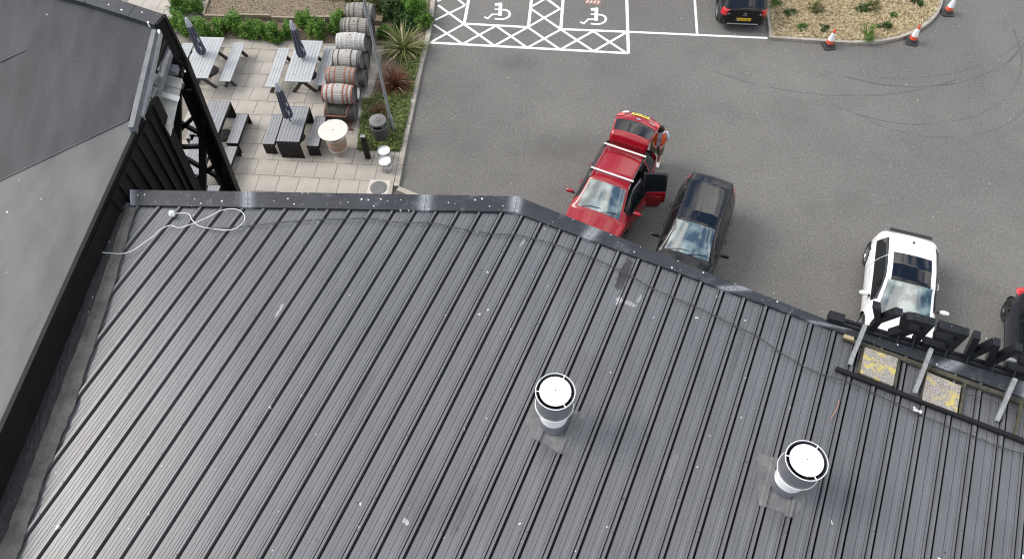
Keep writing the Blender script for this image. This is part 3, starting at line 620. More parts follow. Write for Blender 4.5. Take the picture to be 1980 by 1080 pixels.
def patch(pts, nm):
    u = [uv(roof_at(*p)) for p in pts]; b = MB(); us_ = [a for a, c in u]; vs_ = [c for a, c in u]
    # sealant membrane following the ribs
    pr = []
    for k in range(int((min(us_)-OFF)*3)-1, int((max(us_)-OFF)*3)+2):
        for d, h in ((-.06, .006), (-.03, .015), (-.022, .042), (.016, .042), (.03, .012), (.06, .006), (.27, .006)): pr.append((OFF+k/3+d, h))
    pr = [(a, h) for a, h in pr if min(us_) < a < max(us_)]; pr = [(min(us_), .006)]+pr+[(max(us_), .006)]
    rows = []
    for a, h in pr:
        vv_ = []
        for (p, q) in zip(u, u[1:]+u[:1]):
            if (p[0]-a)*(q[0]-a) <= 0 and abs(p[0]-q[0]) > 1e-6: vv_.append(p[1]+(q[1]-p[1])*(a-p[0])/(q[0]-p[0]))
        if len(vv_) >= 2: lo, hi = min(vv_)+random.uniform(-.015, .015), max(vv_)+random.uniform(-.015, .015); rows.append([rl(a, lo+(hi-lo)*j/6, h) for j in range(7)])
    for r1, r2 in zip(rows, rows[1:]):
        for j in range(6): b.add([r1[j], r2[j], r2[j+1], r1[j+1]], [(0, 1, 2, 3)])
    b.build('sealant_patch', 'patch', mb_root, world=True, smooth=True)
patch([(1008, 834), (1030, 775), (1135, 800), (1098, 880), (1085, 878)], 'a'); patch([(1443, 965), (1462, 873), (1590, 915), (1548, 1006), (1535, 1003)], 'b')

# ================================================================== LEFT BUILDING (felt roofed)
ZE = 8.78
lb = thing('felt_roofed_building', 'dark building with membrane roof and black clad side wall at the left', 'building', (-9, 8, 0))
edge = [at(0-120, 830+265, ZE), at(0, 830, ZE), at(265, 245, ZE), at(300, 190, ZE)]
crA = at(-60, 378, ZE); crB = at(248, 233, ZE)
cd = (crB-crA); cd.z = 0; cd.normalize(); cn = Vector((-cd.y, cd.x, 0))
def dark_at(x, y, k=.22):   # point on tilted plane through crease
    n = Vector((-k*cn.x, -k*cn.y, 1)); return on_plane(x, y, crA, n)
eo = Vector((0, 0, .0))
lf = [edge[0], edge[1], edge[2], at(262, 240, ZE), crB, crA, crA+Vector((-4, -2, 0)), edge[0]+Vector((-6, -1, 0))]
MB().slab3(lf, (0, 0, .12)).build('flat_roof', 'felt_sheen', lb, world=True)
d1 = dark_at(300, 55); d2 = dark_at(180, 8); d3 = dark_at(-80, -60)
MB().slab3([crA+Vector((0, 0, .004)), crB+Vector((0, 0, .004)), dark_at(262, 190), d1, d2, d3, crA+Vector((-4, 1, .6))], (0, 0, .1)).build('sloped_roof', 'felt_dark', lb, world=True)
# welded lap along crease and a seam
MB().tube([crA+Vector((0, 0, .01)), crB+Vector((0, 0, .01))], .012, 6).build('membrane_weld', 'felt_sheen', lb, world=True)
sA = dark_at(0, 120); sB = dark_at(52, 96); MB().tube([sA, sB], .008, 6).build('membrane_weld', 'felt_sheen', lb, world=True)
# edge trim along the wall top
trim = [edge[0], edge[1], edge[2], edge[3]]
tr = MB()
for a, b in zip(trim, trim[1:]): tr.beam(a+Vector((.01, 0, -.02)), b+Vector((.01, 0, -.02)), .07, .10)
tr.build('edge_trim', 'clad', lb, world=True)
# black clad wall with raised ribs
w0 = edge[0]; w1 = edge[3]
wall = MB(); wd = (w1-w0); wd.z = 0; WL = wd.length; wd.normalize(); wn = Vector((wd.y, -wd.x, 0))
wlow = on_plane(383, 367, w1, wn); wfoot = w1+(wlow-w1)*(w1.z/(w1.z-wlow.z)); wfoot.z = 0
wall.add([w0+Vector((0, 0, -.05)), w1+Vector((0, 0, -.05)), wfoot, Vector((w0.x, w0.y, 0))], [(0, 1, 2, 3)])
wall.add([w1+Vector((0, 0, -.05)), w1+Vector((-6, .55, -.05)), Vector((w1.x-6, w1.y+.55, 0)), wfoot], [(0, 1, 2, 3)])
wall.build('wall', 'clad', lb, world=True)
k = WL-.42
while k > WL-2.3:
    p = w0+wd*k; lean = (wfoot-w1); lean = Vector((lean.x, lean.y, 0))*((8.7-5.)/w1.z)*max(0, 1-(WL-k)/1.6); MB().beam((p.x+wn.x*.02+lean.x, p.y+wn.y*.02+lean.y, 5.0), (p.x+wn.x*.02, p.y+wn.y*.02, 8.70), .06, .045, up=tuple(wn)).build('cladding_rib', 'clad', lb, world=True)
    k -= .30
cp = w1; MB().beam((wfoot.x+.02, wfoot.y-.08, 0), (cp.x+.02, cp.y-.08, 8.80), .24, .05, up=tuple(wn)).build('corner_trim', 'clad', lb, world=True)
# capping at the far edge of the sloped roof
fc = [at(*p, 9.36) for p in ((322, 38),)][0]
def farz(x, y): q = dark_at(x, y); return q
c_out = [dark_at(-60, -72), dark_at(180, -8), dark_at(322, 38)]; c_in = [dark_at(-80, -48), dark_at(168, 14), dark_at(303, 57)]
for a, b, c, d, nme in ((c_out[0], c_out[1], c_in[1], c_in[0], 0), (c_out[1], c_out[2], c_in[2], c_in[1], 1)):
    mid1 = a.lerp(b, .62); mid2 = d.lerp(c, .62)
    for (p, q, r, s) in ((a, mid1, mid2, d), (mid1, b, c, mid2)):
        e = (q-p).normalized()*.003
        MB().slab3([p+e+Vector((0, 0, .12)), q-e+Vector((0, 0, .12)), r-e+Vector((0, 0, .10)), s+e+Vector((0, 0, .10))], (0, 0, .14)).build('capping', 'flash', lb, world=True, bevel=.006)
# end fascia: black panel hanging from the corner, plus post down to the ground
FCN = c_out[2]+Vector((0, 0, .1))
fz = MB(); q0 = FCN.copy(); 
q1 = c_in[2]+Vector((0, 0, .1))
fz.slab3([q0, Vector((q0.x, q0.y, q0.z-1.02)), Vector((q1.x+.02, q1.y, q0.z-1.02)), Vector((q1.x+.02, q1.y, q1.z))], tuple(wn*-.03)).build('end_fascia', 'clad', lb, world=True)
fz = MB(); fz.slab3([q0+Vector((.0, .01, 0)), Vector((q0.x, q0.y+.01, q0.z-1.0)), Vector((c_out[1].x, c_out[1].y+.01, q0.z-1.0)), c_out[1]+Vector((0, .01, .1))], (0, .04, 0)); fz.build('far_fascia', 'clad', lb, world=True)
MB().box((q0.x-.02, q0.y-.03, q0.z-.52), (.10, .10, 1.04), rz=.1).build('corner_trim', 'clad', lb, world=True)
# upstand strip with slim trims, boards and sheets in the open end of the roof
def poly3(pts, z, th, name, mat, off=(0, 0, 0), bevel=.004):
    P = [at(x, y, z if not hasattr(z, '__len__') else z[i]) for i, (x, y) in enumerate(pts)]
    return MB().slab3(P, (0, 0, th)).build(name, mat, lb, world=True, bevel=bevel)
poly3([(293, 57), (302, 57), (258, 246), (247, 246)], [9.28, 9.28, 8.92, 8.92], .16, 'roof_upstand', 'foil')
poly3([(305, 56), (310, 58), (276, 224), (262, 224)], [9.2, 9.2, 8.86, 8.86], .12, 'gutter_pipe', 'galv')
poly3([(312, 74), (322, 78), (283, 190), (272, 190)], [8.95, 8.95, 8.75, 8.75], .3, 'cladding_rail', 'clad')
for k, (x, y) in enumerate(((311, 84), (304, 113), (298, 140), (292, 165))):
    poly3([(x, y), (x+9, y+5), (x+3, y+24), (x-6, y+20)], 8.84, .07, 'spacer_block', 'foil')
poly3([(318, 78), (331, 100), (326, 118), (300, 200), (283, 192), (300, 140)], [8.86, 8.86, 8.86, 8.72, 8.72, 8.8], .1, 'insulation_board', 'foil')
poly3([(321, 122), (344, 126), (340, 139), (319, 136)], 8.7, .1, 'vent_box', 'foil')
poly3([(320, 143), (352, 152), (349, 171), (312, 162)], [8.5, 8.5, 8.45, 8.45], .03, 'metal_sheet', 'cream')
poly3([(310, 176), (347, 186), (343, 196), (307, 185)], [8.47, 8.47, 8.44, 8.44], .03, 'metal_sheet', 'white')
poly3([(311, 163), (348, 172), (329, 262), (302, 214)], [8.42, 8.42, 8.3, 8.3], .03, 'metal_sheet', 'cream')
poly3([(336, 95), (362, 122), (357, 127), (335, 112)], [8.4, 8.35, 8.3, 8.4], .06, 'bracket_plate', 'black')
poly3([(330, 110), (354, 125), (350, 146), (322, 143), (320, 122)], [8.2]*5, .1, 'soffit', 'clad')
# steel lattice frame under the open end
PN = E2.copy(); P0 = Vector((FCN.x, FCN.y, 0))
fr_ = thing('steel_frame', 'black steel lattice frame rising over the patio beside the clad wall', 'steel frame', (P0.x, P0.y, 0))
def pl(x, y): return on_plane(x, y, P0, PN)
def zt(p, q): return p, q
def down(p, q):
    if q.z < 0: return p+(q-p)*(p.z/(p.z-q.z))
    return q
pe = pl(458, 366); p0_ = pl(359, 118); pe2 = down(p0_, p0_+(pe-p0_)*3)
MB().beam(p0_, pe2, .07, .16, up=tuple(PN)).build('post', 'black', fr_, world=True)
pf_a = pl(353, 168); pf_b = pl(436, 366); pe3 = down(pf_a, pf_a+(pf_b-pf_a)*3)
MB().beam(pf_a, pe3, .06, .16, up=tuple(PN)).build('post', 'black', fr_, world=True)
MB().beam(p0_.lerp(pf_a, .5)+PN*.05, pe2.lerp(pe3, .5)+PN*.05, .22, .015, up=tuple(PN)).build('post_web', 'black', fr_, world=True)
for nm_, a, b, w in [('upright', (344, 168), (344, 320), .15), ('upright', (392, 225), (393, 420), .16), ('upright', (434, 316), (434, 460), .14),
                   ('crossbar', (352, 177), (374, 177), .12), ('crossbar', (343, 284), (424, 282), .10),
                   ('brace', (346, 255), (378, 226), .08), ('brace', (346, 240), (392, 266), .10), ('brace', (336, 268), (352, 250), .08), ('brace', (350, 306), (432, 352), .11), ('brace', (372, 353), (424, 316), .09)]:
    pa, pc = pl(*a), pl(*b)
    if pc.z < 0: pc = pa+(pc-pa)*(pa.z/(pa.z-pc.z))
    d_ = random.uniform(.0, .004)+(.06 if nm_ == 'brace' else 0); MB().beam(pa+PN*d_, pc+PN*d_, w, w*.7, up=tuple(PN)).build(nm_, 'black', fr_, world=True)
MB().slab3([pl(364, 266)+PN*.1, pl(375, 266)+PN*.1, pl(369, 279)+PN*.1], tuple(PN*.02)).build('gusset_plate', 'black', fr_, world=True)

# ================================================================== SIGN
ls = roof_at(1672, 640, .12); le = roof_at(1838, 690, .12)
dS = (le-ls); dS.z = 0; dS.normalize(); nS = Vector((-dS.y, dS.x, 0))   # nS points outwards (away from the roof)
sg = thing('rooftop_sign', 'free standing black letters reading BREWERY seen from behind on the roof edge', 'sign', tuple(ls), math.atan2(dS.y, dS.x))
ZS = ls.z
def letter(ch):
    w, t_ = .38, .085
    R = lambda x0, y0, x1, y1: [(x0, y0), (x1, y0), (x1, y1), (x0, y1)]
    if ch == 'E': return [R(0, 0, t_, 1), R(t_, 0, w, .17), R(t_, .42, w*.88, .58), R(t_, .83, w, 1)]
    if ch == 'Y': return [R(w/2-t_/2, 0, w/2+t_/2, .45), [(-.01, 1), (.09, 1), (w/2+t_/2, .45), (w/2-t_/2, .45)], [(w-.09, 1), (w+.01, 1), (w/2+t_/2, .45), (w/2-t_/2, .45)]]
    if ch == 'R': return [R(0, 0, t_, 1), R(t_, .82, w-.10, 1), R(t_, .40, w-.10, .58), [(w-.10, .82), (w-.10, 1), (w-.03, .95), (w+.01, .8), (w-.10, .75)], R(w-.11, .6, w, .8), [(w-.11, .6), (w, .62), (w-.03, .47), (w-.10, .40), (w-.16, .5)], [(w*.42, .42), (w*.42+.13, .42), (w+.03, 0), (w-.11, 0)]]
    if ch == 'B': return [R(0, 0, t_, 1), R(t_, .82, w-.06, 1), R(t_, .42, w-.04, .58), R(t_, 0, w-.04, .18), R(w-.10, .58, w-.02, .9), R(w-.10, .1, w+.01, .48)]
    if ch == 'W': return [[(0, 1), (.09, 1), (.21, .0), (.12, 0)], [(.12, 0), (.21, 0), (.35, .95), (.26, .95)], [(.26, .95), (.35, .95), (.49, 0), (.40, 0)], [(.40, 0), (.49, 0), (.61, 1), (.52, 1)]]
LH = .55; cur = 0.0; widths = {'E': .38, 'Y': .38, 'R': .38, 'B': .38, 'W': .61}
starts = {}
xs = -0.10
for idx, ch in enumerate('YREWERB'):     # as seen from behind, so the word reads from the street side
    w = widths[ch]
    b = MB(); dep = .0
    for j, pg in enumerate(letter(ch)):
        pts = [(xs+w-p[0], p[1]*LH) for p in pg]; n = len(pts); o_ = .0015*j
        vs = [(x, .04-o_, z-o_) for x, z in pts]+[(x, .16+o_, z-o_) for x, z in pts]
        b.add(vs, [tuple(range(n)), tuple(range(2*n-1, n-1, -1))]+[(k, n+k, n+(k+1) % n, (k+1) % n) for k in range(n)])
    b.build('letter', 'sign', sg, bevel=.004)
    starts[idx] = (xs, w); 
    s2 = MB()
    for zz in (.12, .3, .42): s2.lathe([(0, .004), (.007, 0)], 6, c=(xs+w*.4, .115, LH+.002))
    s2.build('fixing', 'alloy', sg, kind='stuff')
    for fx in (.25, .8): MB().tube([(xs+w*fx, .05, .10), (xs+w*fx, -.06, .02)], .012, 6).build('stand_off', 'sign', sg)
    xs += w+.055
MB().box((2.0, .02, -.02), (5.0, .05, .06)).build('rail', 'sign', sg, bevel=.004); MB().box((2.0, .10, -.03), (5.0, .05, .05)).build('rail', 'sign', sg, bevel=.004)
MB().box((-.42, .05, .03), (.22, .14, .12)).build('rail_end_box', 'sign', sg, bevel=.004)
for (a, b_) in [((1674, 627), (1643, 704)), ((1802, 673), (1769, 759)), ((1964, 731), (1928, 813))]:
    pa = roof_at(*a, .28); pb_ = roof_at(*b_, .07)
    m_ = MB(); m_.beam(pa, pb_, .055, .006); dd = (pb_-pa).normalized(); sdv = dd.cross(Vector((0, 0, 1))).normalized()*.026; m_.beam(pa+sdv+Vector((0, 0, -.022)), pb_+sdv+Vector((0, 0, -.022)), .006, .045); m_.build('raking_strut', 'galv_old', sg, world=True)
m_ = MB()
rA, rB = roof_at(1616, 712, .06), roof_at(1990, 856, .06); m_.beam(rA, rB, .06, .05); m_.build('back_rail', 'black', sg, world=True)
rA, rB = roof_at(1630, 652, .06), roof_at(1985, 781, .06); MB().beam(rA, rB, .06, .05).build('front_rail', 'mossy', sg, world=True)
for a, b_ in [((1671, 668), (1659, 722)), ((1737, 692), (1729, 748)), ((1792, 714), (1782, 774)), ((1865, 741), (1855, 800)), ((1975, 778), (1962, 842))]:
    MB().beam(roof_at(*a, .06), roof_at(*b_, .06), .035, .04).build('cross_rail', 'mossy', sg, world=True)
MB().beam(roof_at(1631, 650, .075), roof_at(1650, 656, .075), .06, .05).build('packing_block', 'wood_raw', sg, world=True)
for pts, lab in (([(1673, 670), (1737, 692), (1727, 745), (1664, 720)], 'square lichen covered concrete slab weighting the sign frame, left one behind the letter Y'), ([(1793, 718), (1859, 745), (1851, 797), (1784, 772)], 'square yellow lichened concrete slab weighting the sign frame beneath the second raking strut')):
    P = [roof_at(*p, .10) for p in pts]; o = MB().slab3(P, (0, 0, .05)).build('ballast_slab', 'lichen', None, bevel=.006); tag(o, lab, 'concrete slab', 'ballast slabs under the sign frame')
# cables
def smoothpath(P, n=4):
    out = []
    for i in range(len(P)-1):
        p0, p1, p2, p3 = P[max(i-1, 0)], P[i], P[i+1], P[min(i+2, len(P)-1)]
        for k in range(n):
            t = k/n; out.append(.5*((2*p1)+(p2-p0)*t+(2*p0-5*p1+4*p2-p3)*t*t+(3*p1-p0-3*p2+p3)*t**3))
    return out+[P[-1]]
wc = [(190, 487), (200, 488), (236, 490), (258, 483), (280.5, 467.5), (297, 456), (308, 445), (329, 435.5), (347, 440), (378, 430), (403, 419), (430.5, 406), (455.5, 404), (471, 413), (472, 427), (458, 440), (439, 445), (417, 442.5), (397, 440), (380.5, 434), (371, 424), (364, 413), (347, 412), (338, 413)]
W = [roof_at(x, y, .055+.03*math.sin(i*.9)**2) for i, (x, y) in enumerate(wc)]
ct = thing('extension_lead', 'white extension lead looped on the roof with a white plug on its end', 'cable', tuple(W[-1]))
MB().tube(smoothpath(W), .0062, 6).build('lead_wire', 'cable_w', ct, world=True, smooth=True)
pp = roof_at(333, 414, .06); MB().box((pp.x, pp.y, pp.z+.01), (.085, .085, .07), rz=.2).box((pp.x+.005, pp.y, pp.z+.055), (.06, .06, .03), rz=.2).build('plug', 'white', ct, world=True, bevel=.01)
bc = [(394, 440), (433, 441), (494, 435.5), (544, 430), (597, 426), (675, 423), (717, 423), (772, 430), (830.6, 431), (878, 440), (950, 452), (994, 454), (1033, 462), (1072, 472), (1105.6, 484), (1147, 499), (1183, 515), (1219, 533), (1258, 555), (1300, 574), (1339, 590), (1378, 608), (1422, 630), (1461, 648), (1503, 677), (1544, 702), (1586, 722), (1641, 738), (1688, 759), (1736, 781), (1778, 801), (1830, 822), (1880, 842), (1933, 863), (1990, 880)]
o = MB()
for s in (0, 1):
    pts = smoothpath([roof_at(x, y, .05+.015*(i % 2)) for i, (x, y) in enumerate(bc)], 5)
    pts = [p+RA*(.012*math.sin(j*.75+s*PI)+.003*math.sin(j*2.1)) for j, p in enumerate(pts)]; o.tube(pts, .0048, 5)
o = o.build('twisted_cable', 'cable_b', None, smooth=True); tag(o, 'thin twisted black cable sagging across the whole ribbed roof', 'cable')
o = MB(); o.tube(smoothpath([roof_at(x, y, .07) for x, y in [(1680, 628), (1685, 655), (1700, 680), (1728, 707)]]), .006, 5).tube(smoothpath([roof_at(x, y, .07) for x, y in [(1765, 655), (1766, 672), (1770, 690)]]), .006, 5).tube(smoothpath([roof_at(x, y, .1) for x, y in [(1868, 763), (1900, 768), (1955, 790), (1990, 815)]]), .006, 5)
o = o.build('sign_cable', 'cable_b', None, smooth=True); tag(o, 'thin black wires trailing from the letters over the ballast slabs', 'wire')
rg = roof_at(1774, 792, .07); b = MB()
for k in range(5): b.box((rg.x+random.uniform(-.04, .04), rg.y+random.uniform(-.03, .03), rg.z), (.05, .04, .015), R=Matrix.Rotation(random.random()*3, 3, 'Z')@Matrix.Rotation(.5*random.random(), 3, 'X'))
tag(b.build('rag', 'ivory', None, bevel=.006), 'crumpled scrap of pale plastic caught on the roof cable near the sign', 'litter')
tg = MB().tube(smoothpath([roof_at(x, y, .03) for x, y in [(1622, 773), (1619, 785), (1614, 797), (1607, 808)]]), .005, 5).build('cable_tie', 'skin', None); tag(tg, 'short pinkish plastic strip lying on the roof ribs', 'litter')

# ================================================================== PATIO FURNITURE
def slat_table(w, L, h, n, bench=False):
    t = thing('picnic_table' if not bench else 'bench', '', 'table' if not bench else 'bench')
    mat = 'slat_light'; sw = w/n
    slat0 = None
    for k in range(n):
        if slat0 is None: slat0 = MB().box((0, 0, 0), (sw-.008, L-.2, .028)).build('slat', mat, t, bevel=.003); o = slat0
        else: o = slat0.copy(); C.objects.link(o)
        o.location = (-w/2+sw*(k+.5), 0, h-.014)
    for s in (-1, 1): MB().box((0, s*(L/2-.05), h-.013), (w, .092, .03)).build('end_board', mat, t, bevel=.003)
    for s in (-1, 1):
        y = s*(L/2-(.30 if not bench else .22)); hw = w*.42
        MB().beam((-hw, y, .0), (hw*.55, y, h-.03), .12, .05, up=(0, 1, 0)).build('leg', 'legdark', t)
        MB().beam((hw, y+.052, .0), (-hw*.55, y+.052, h-.03), .12, .05, up=(0, 1, 0)).build('leg', 'legdark', t)
        MB().box((0, y+.025, h-.06), (w*.8, .1, .05)).build('cross_bearer', 'legdark', t)
    MB().box((0, 0, h-.075), (.08, L-.6, .05)).build('stretcher', 'legdark', t)
    if not bench: MB().lathe([(0, .001), (.018, .001)], 12, c=(0, 0, h)).build('parasol_hole', 'black', t)
    return t
def panel_table(w, L, h, n, bench=False):
    t = thing('picnic_table' if not bench else 'bench', '', 'table' if not bench else 'bench'); sw = w/n; slat0 = None
    for k in range(n):
        if slat0 is None: slat0 = MB().box((0, 0, 0), (sw-.007, L-.03, .03)).build('slat', 'slat_dark', t, bevel=.003); o = slat0
        else: o = slat0.copy(); C.objects.link(o)
        o.location = (-w/2+sw*(k+.5), 0, h-.015)
    for s in (-1, 1): MB().box((0, s*(L/2-.012), (h-.002)/2), (w+.01, .022, h-.002)).build('end_panel', 'black', t, bevel=.003)
    for s in (-1, 1): MB().box((s*(w/2-.005), 0, h-.07), (.02, L-.05, .10)).build('side_rail', 'black', t)
    sc = MB()
    for s in (-1, 1):
        for k in range(2 if bench else 5): sc.box(((-.3+.6*(k+.5)/(2 if bench else 5))*w/.75*1.1, s*(L/2+.001), h-.07), (.016, .006, .016))
    sc.build('bolt', 'galv', t, kind='stuff')
    if not bench: MB().lathe([(0, .001), (.022, .001)], 12, c=(0, 0, h)).build('parasol_hole', 'black', t)
    return t
ang = HA+.02
def mid(pts, z): P = [at(*p, z) for p in pts]; s = sum(P, Vector((0, 0, 0)))/len(P); return (s.x, s.y, ZP)
T1 = slat_table(.92, 2.05, .76, 8); T1.location = mid([(390, 72), (437.5, 73), (406, 151), (360, 150)], .85); T1.location.x -= .10; T1.rotation_euler.z = ang; T1['label'] = 'pale slatted picnic table with crossed legs nearest the building corner'; T1['group'] = 'pale slatted picnic tables'
T2 = dup(T1, mid([(571, 79), (626, 80), (604, 159), (548, 157)], .85), ang, 'pale slatted picnic table with crossed legs beside the stacked barrels', 'pale slatted picnic tables')
BN = slat_table(.40, 1.95, .46, 4, True); BN.location = mid([(449, 84), (472, 84), (448, 157), (426, 157)], .55); BN.rotation_euler.z = ang; BN['label'] = 'pale slatted bench right of the table nearest the building corner'; BN['group'] = 'pale slatted benches'
b2 = at(547, 95, .55).lerp(at(527, 167, .55), .5); dup(BN, (b2.x, b2.y, ZP), ang, 'pale slatted bench left of the picnic table beside the barrels', 'pale slatted benches')
b3 = at(636, 95, .55).lerp(at(624, 160, .55), .5); dup(BN, (b3.x-.02, b3.y, ZP), ang, 'pale slatted bench mostly hidden under the row of stacked barrels', 'pale slatted benches')
b4 = at(365, 84, .55).lerp(at(345, 157, .55), .5); dup(BN, (b4.x-.12, b4.y, ZP), ang, 'pale slatted bench mostly hidden behind the building corner', 'pale slatted benches')
T3 = panel_table(.74, 1.55, .75, 7); T3.location = mid([(557, 207), (596, 208), (576, 274), (536, 271)], .85); T3.rotation_euler.z = ang; T3['label'] = 'dark picnic table with black end panels, parasol folded over it'; T3['group'] = 'dark panel ended picnic tables'
dup(T3, mid([(403, 195), (448, 195), (417, 263), (375, 262)], .85), ang, 'dark panel ended picnic table without parasol, seen beside the steel post', 'dark panel ended picnic tables')
dup(T3, mid([(374, 267), (409, 268), (386, 335), (350, 333)], .85), ang, 'dark panel ended picnic table seen through the steel lattice', 'dark panel ended picnic tables')
B3 = panel_table(.37, 1.33, .45, 4, True); B3.location = mid([(526, 223), (545, 224), (532, 277), (509, 275)], .55); B3.rotation_euler.z = ang; B3['label'] = 'dark bench left of the dark table with the folded parasol'; B3['group'] = 'dark panel ended benches'
for pts, lab in [([(608, 226), (627, 226), (617, 281), (597, 281)], 'dark bench between the dark parasol table and the barrel table'), ([(458, 220), (479, 220), (461, 277), (437, 276)], 'dark bench right of the table without parasol, in the open patio'),
                 ([(385, 212), (402, 212), (380, 268), (360, 268)], 'dark bench left of the table beside the steel post'), ([(437, 283), (457, 284), (438, 343), (416, 342)], 'dark bench right of the table seen through the lattice'),
                 ([(404, 361), (424, 362), (402, 420), (382, 420)], 'dark bench end just above the roof edge capping')]:
    dup(B3, mid(pts, .55), ang, lab, 'dark panel ended benches')
# parasols
def parasol(x, y, h, label):
    t = thing('parasol', label, 'parasol', (x, y, ZP), random.random(), 'folded navy parasols'); z0 = h-1.42-.0; n = 48
    pf = lambda a, z: 1+.22*math.cos(8*a)*(1 if z < h-.15 else .3)
    MB().tube([(0, 0, .05), (0, 0, z0+.4)], .02, 10).build('pole', 'black', t, smooth=True)
    MB().lathe([(.06, z0+.06), (.125, z0), (.135, z0+.1), (.12, z0+.5), (.095, z0+.95), (.07, z0+1.17)], n, fn=pf).build('canopy', 'canvas', t, smooth=True)
    MB().lathe([(.085, z0+1.10), (.078, z0+1.18), (.062, z0+1.30), (.045, z0+1.38), (.03, z0+1.42), (0, z0+1.43)], n, fn=pf).build('canopy_top', 'canvaspale', t, smooth=True)
    MB().lathe([(.095, z0+.93), (.102, z0+.95), (.10, z0+.98)], n, fn=pf).build('tie_strap', 'canvas', t, smooth=True)
    for a, zz in ((-1.3, .18), (-1.0, .5), (-1.6, .3)):
        m = MB(); m.beam((.137*math.cos(a), .137*math.sin(a), z0+zz), (.130*math.cos(a), .130*math.sin(a), z0+zz+.16), .05, .012, up=(math.cos(a), math.sin(a), 0)); m.build('printed_mark', 'canvaspale', t)
    MB().lathe([(0, .07), (.05, .07), (.06, .055), (.255, .05), (.27, .03), (.27, 0)], 32).build('base', 'rubber', t, smooth=True)
    return t
U1 = parasol(-10.38, 20.68, 2.25, 'folded navy parasol standing through the pale table nearest the building corner')
U2 = parasol(-6.87, 20.27, 2.30, 'folded navy parasol standing through the pale table beside the barrels')
U3 = parasol(-6.92, 17.33, 2.38, 'folded navy parasol standing through the dark table')
p = at(434, 262, ZP); o = MB().lathe([(0, .07), (.04, .07), (.05, .055), (.255, .05), (.275, .03), (.275, 0)], 32).build('umbrella_stand', 'rubber', None, smooth=True); o.location = (p.x, p.y, ZP); tag(o, 'round black umbrella stand without umbrella beside the dark table', 'umbrella stand')
# barrels
def barrel(L, r, staves, hoops, head, label, bands):
    t = thing('barrel', label, 'barrel')
    n = 26; V = MB()
    def rad(x): return r*(1-.16*(2*x/L)**2)
    for k in range(n):
        a0 = 2*PI*(k+.04)/n; a1 = 2*PI*(k+.96)/n; vs = []
        for i in range(9):
            x = -L/2+L*i/8
            for a in (a0, a1): rr = rad(x)*(1+.0); vs.append((x, rr*math.cos(a), rr*math.sin(a)))
        V.add(vs, [(2*i, 2*i+1, 2*i+3, 2*i+2) for i in range(8)])
    V.build('staves', staves, t, kind='stuff')
    MB().lathe([(rad(-L/2+L*i/8)-.012, -L/2+L*i/8) for i in range(9)], 26, ax='x').build('stave_core', 'black', t)
    for s in (-1, 1):
        MB().lathe([(rad(L/2)-.005, s*L/2), (rad(L/2)-.03, s*L/2), (rad(L/2)-.032, s*(L/2-.035)), (0, s*(L/2-.035))], 32, ax='x').build('head', head, t)
    for fx, m, w in bands:
        x = fx*L/2; MB().lathe([(rad(x-w/2)+.001, x-w/2), (rad(x-w/2)+.005, x-w/2), (rad(x+w/2)+.005, x+w/2), (rad(x+w/2)+.001, x+w/2)], 40, ax='x').build('hoop', m, t, smooth=True)
    MB().lathe([(0, .0), (.025, 0)], 12, c=(0, 0, r+.003)).build('bung', 'black', t)
    return t
HB = [(-.95, 'd'), (-.72, 'd'), (-.33, 'd'), (.33, 'd'), (.72, 'd'), (.95, 'd')]
def bands(m, fs=(-.95, -.70, -.34, .34, .70, .95), w=.045): return [(f, m, w) for f in fs]
specs = [  # px, py (top layer centre), staves, hoops, label
    (673, 24, 'stave_grey', bands('hoop_dark'), 'grey barrel with dark hoops farthest back on top of the stack'),
    (664, 53, 'stave_grey', bands('hoop_dark', (-.96, -.82, -.62, -.3, .3, .9)), 'grey barrel with white end hoops, second from the back on top'),
    (656, 82, 'stave_pale', bands('hoop_white', (-.92, -.7, -.35, .3, .65, .93)), 'whitewashed barrel with white hoops in the middle of the stack'),
    (648, 115, 'stave_pale', bands('hoop_dark', (-.88, -.50, .38, .80, .93)), 'pale barrel with four black hoops above the rusty hooped ones'),
    (637, 148, 'stave_grey', bands('hoop_red', w=.04), 'greyish barrel with rusty red hoops, second from the front on top'),
    (631, 182, 'stave_pale', bands('hoop_red', (-.97, -.66, -.28, .42, .68, .97), w=.05), 'white staved barrel with rusty red hoops, front top of the stack')]
for i, (px, py, st, bd, lab) in enumerate(specs):
    bt = barrel(.98, .33, st, None, 'barrelhead', lab, bd); p = at(px+22, py, 1.12); bt.location = (p.x+.04, p.y, 1.12); bt.rotation_euler = (random.uniform(-.3, .3), 0, HA+random.uniform(-.02, .02)); bt['group'] = 'barrels stacked beside the planting bed'
    px2 = [(703, 100), (705, 128), (708, 158), (692, 215)]
lows = [((660, 214), 'stave_dark', bands('hoop_dark'), 'mossy dark barrel lying in the rusty rack at the front of the stack'), ((678, 178), 'stave_dark', bands('hoop_dark'), 'dark barrel with pale disc on its head, lower row behind the rusty hooped barrel'), ((692, 150), 'stave_dark', bands('hoop_dark'), 'dark ended barrel in the lower row, third from the front'),
        ((696, 118), 'stave_dark', bands('hoop_dark'), 'dark ended barrel in the lower row, fourth from the front'), ((700, 88), 'stave_dark', bands('hoop_dark'), 'dark ended barrel in the lower row, fifth from the front'), ((706, 58), 'stave_dark', bands('hoop_dark'), 'dark ended barrel in the lower row, farthest back')]
for (px, py), st, bd, lab in lows:
    bt = barrel(.98, .33, st, None, 'barrelhead', lab, bd); p = at(px, py, .52); bt.location = (p.x-(.0 if py > 200 else .2), p.y, .50); bt.rotation_euler = (.5, 0, HA); bt['group'] = 'barrels stacked beside the planting bed'
    if 'pale disc' in lab: MB().lathe([(0, .456), (.19, .456), (.19, .46), (0, .462)], 24, ax='x').build('head_disc', 'white', bt)
rk0 = at(660, 214, .5)
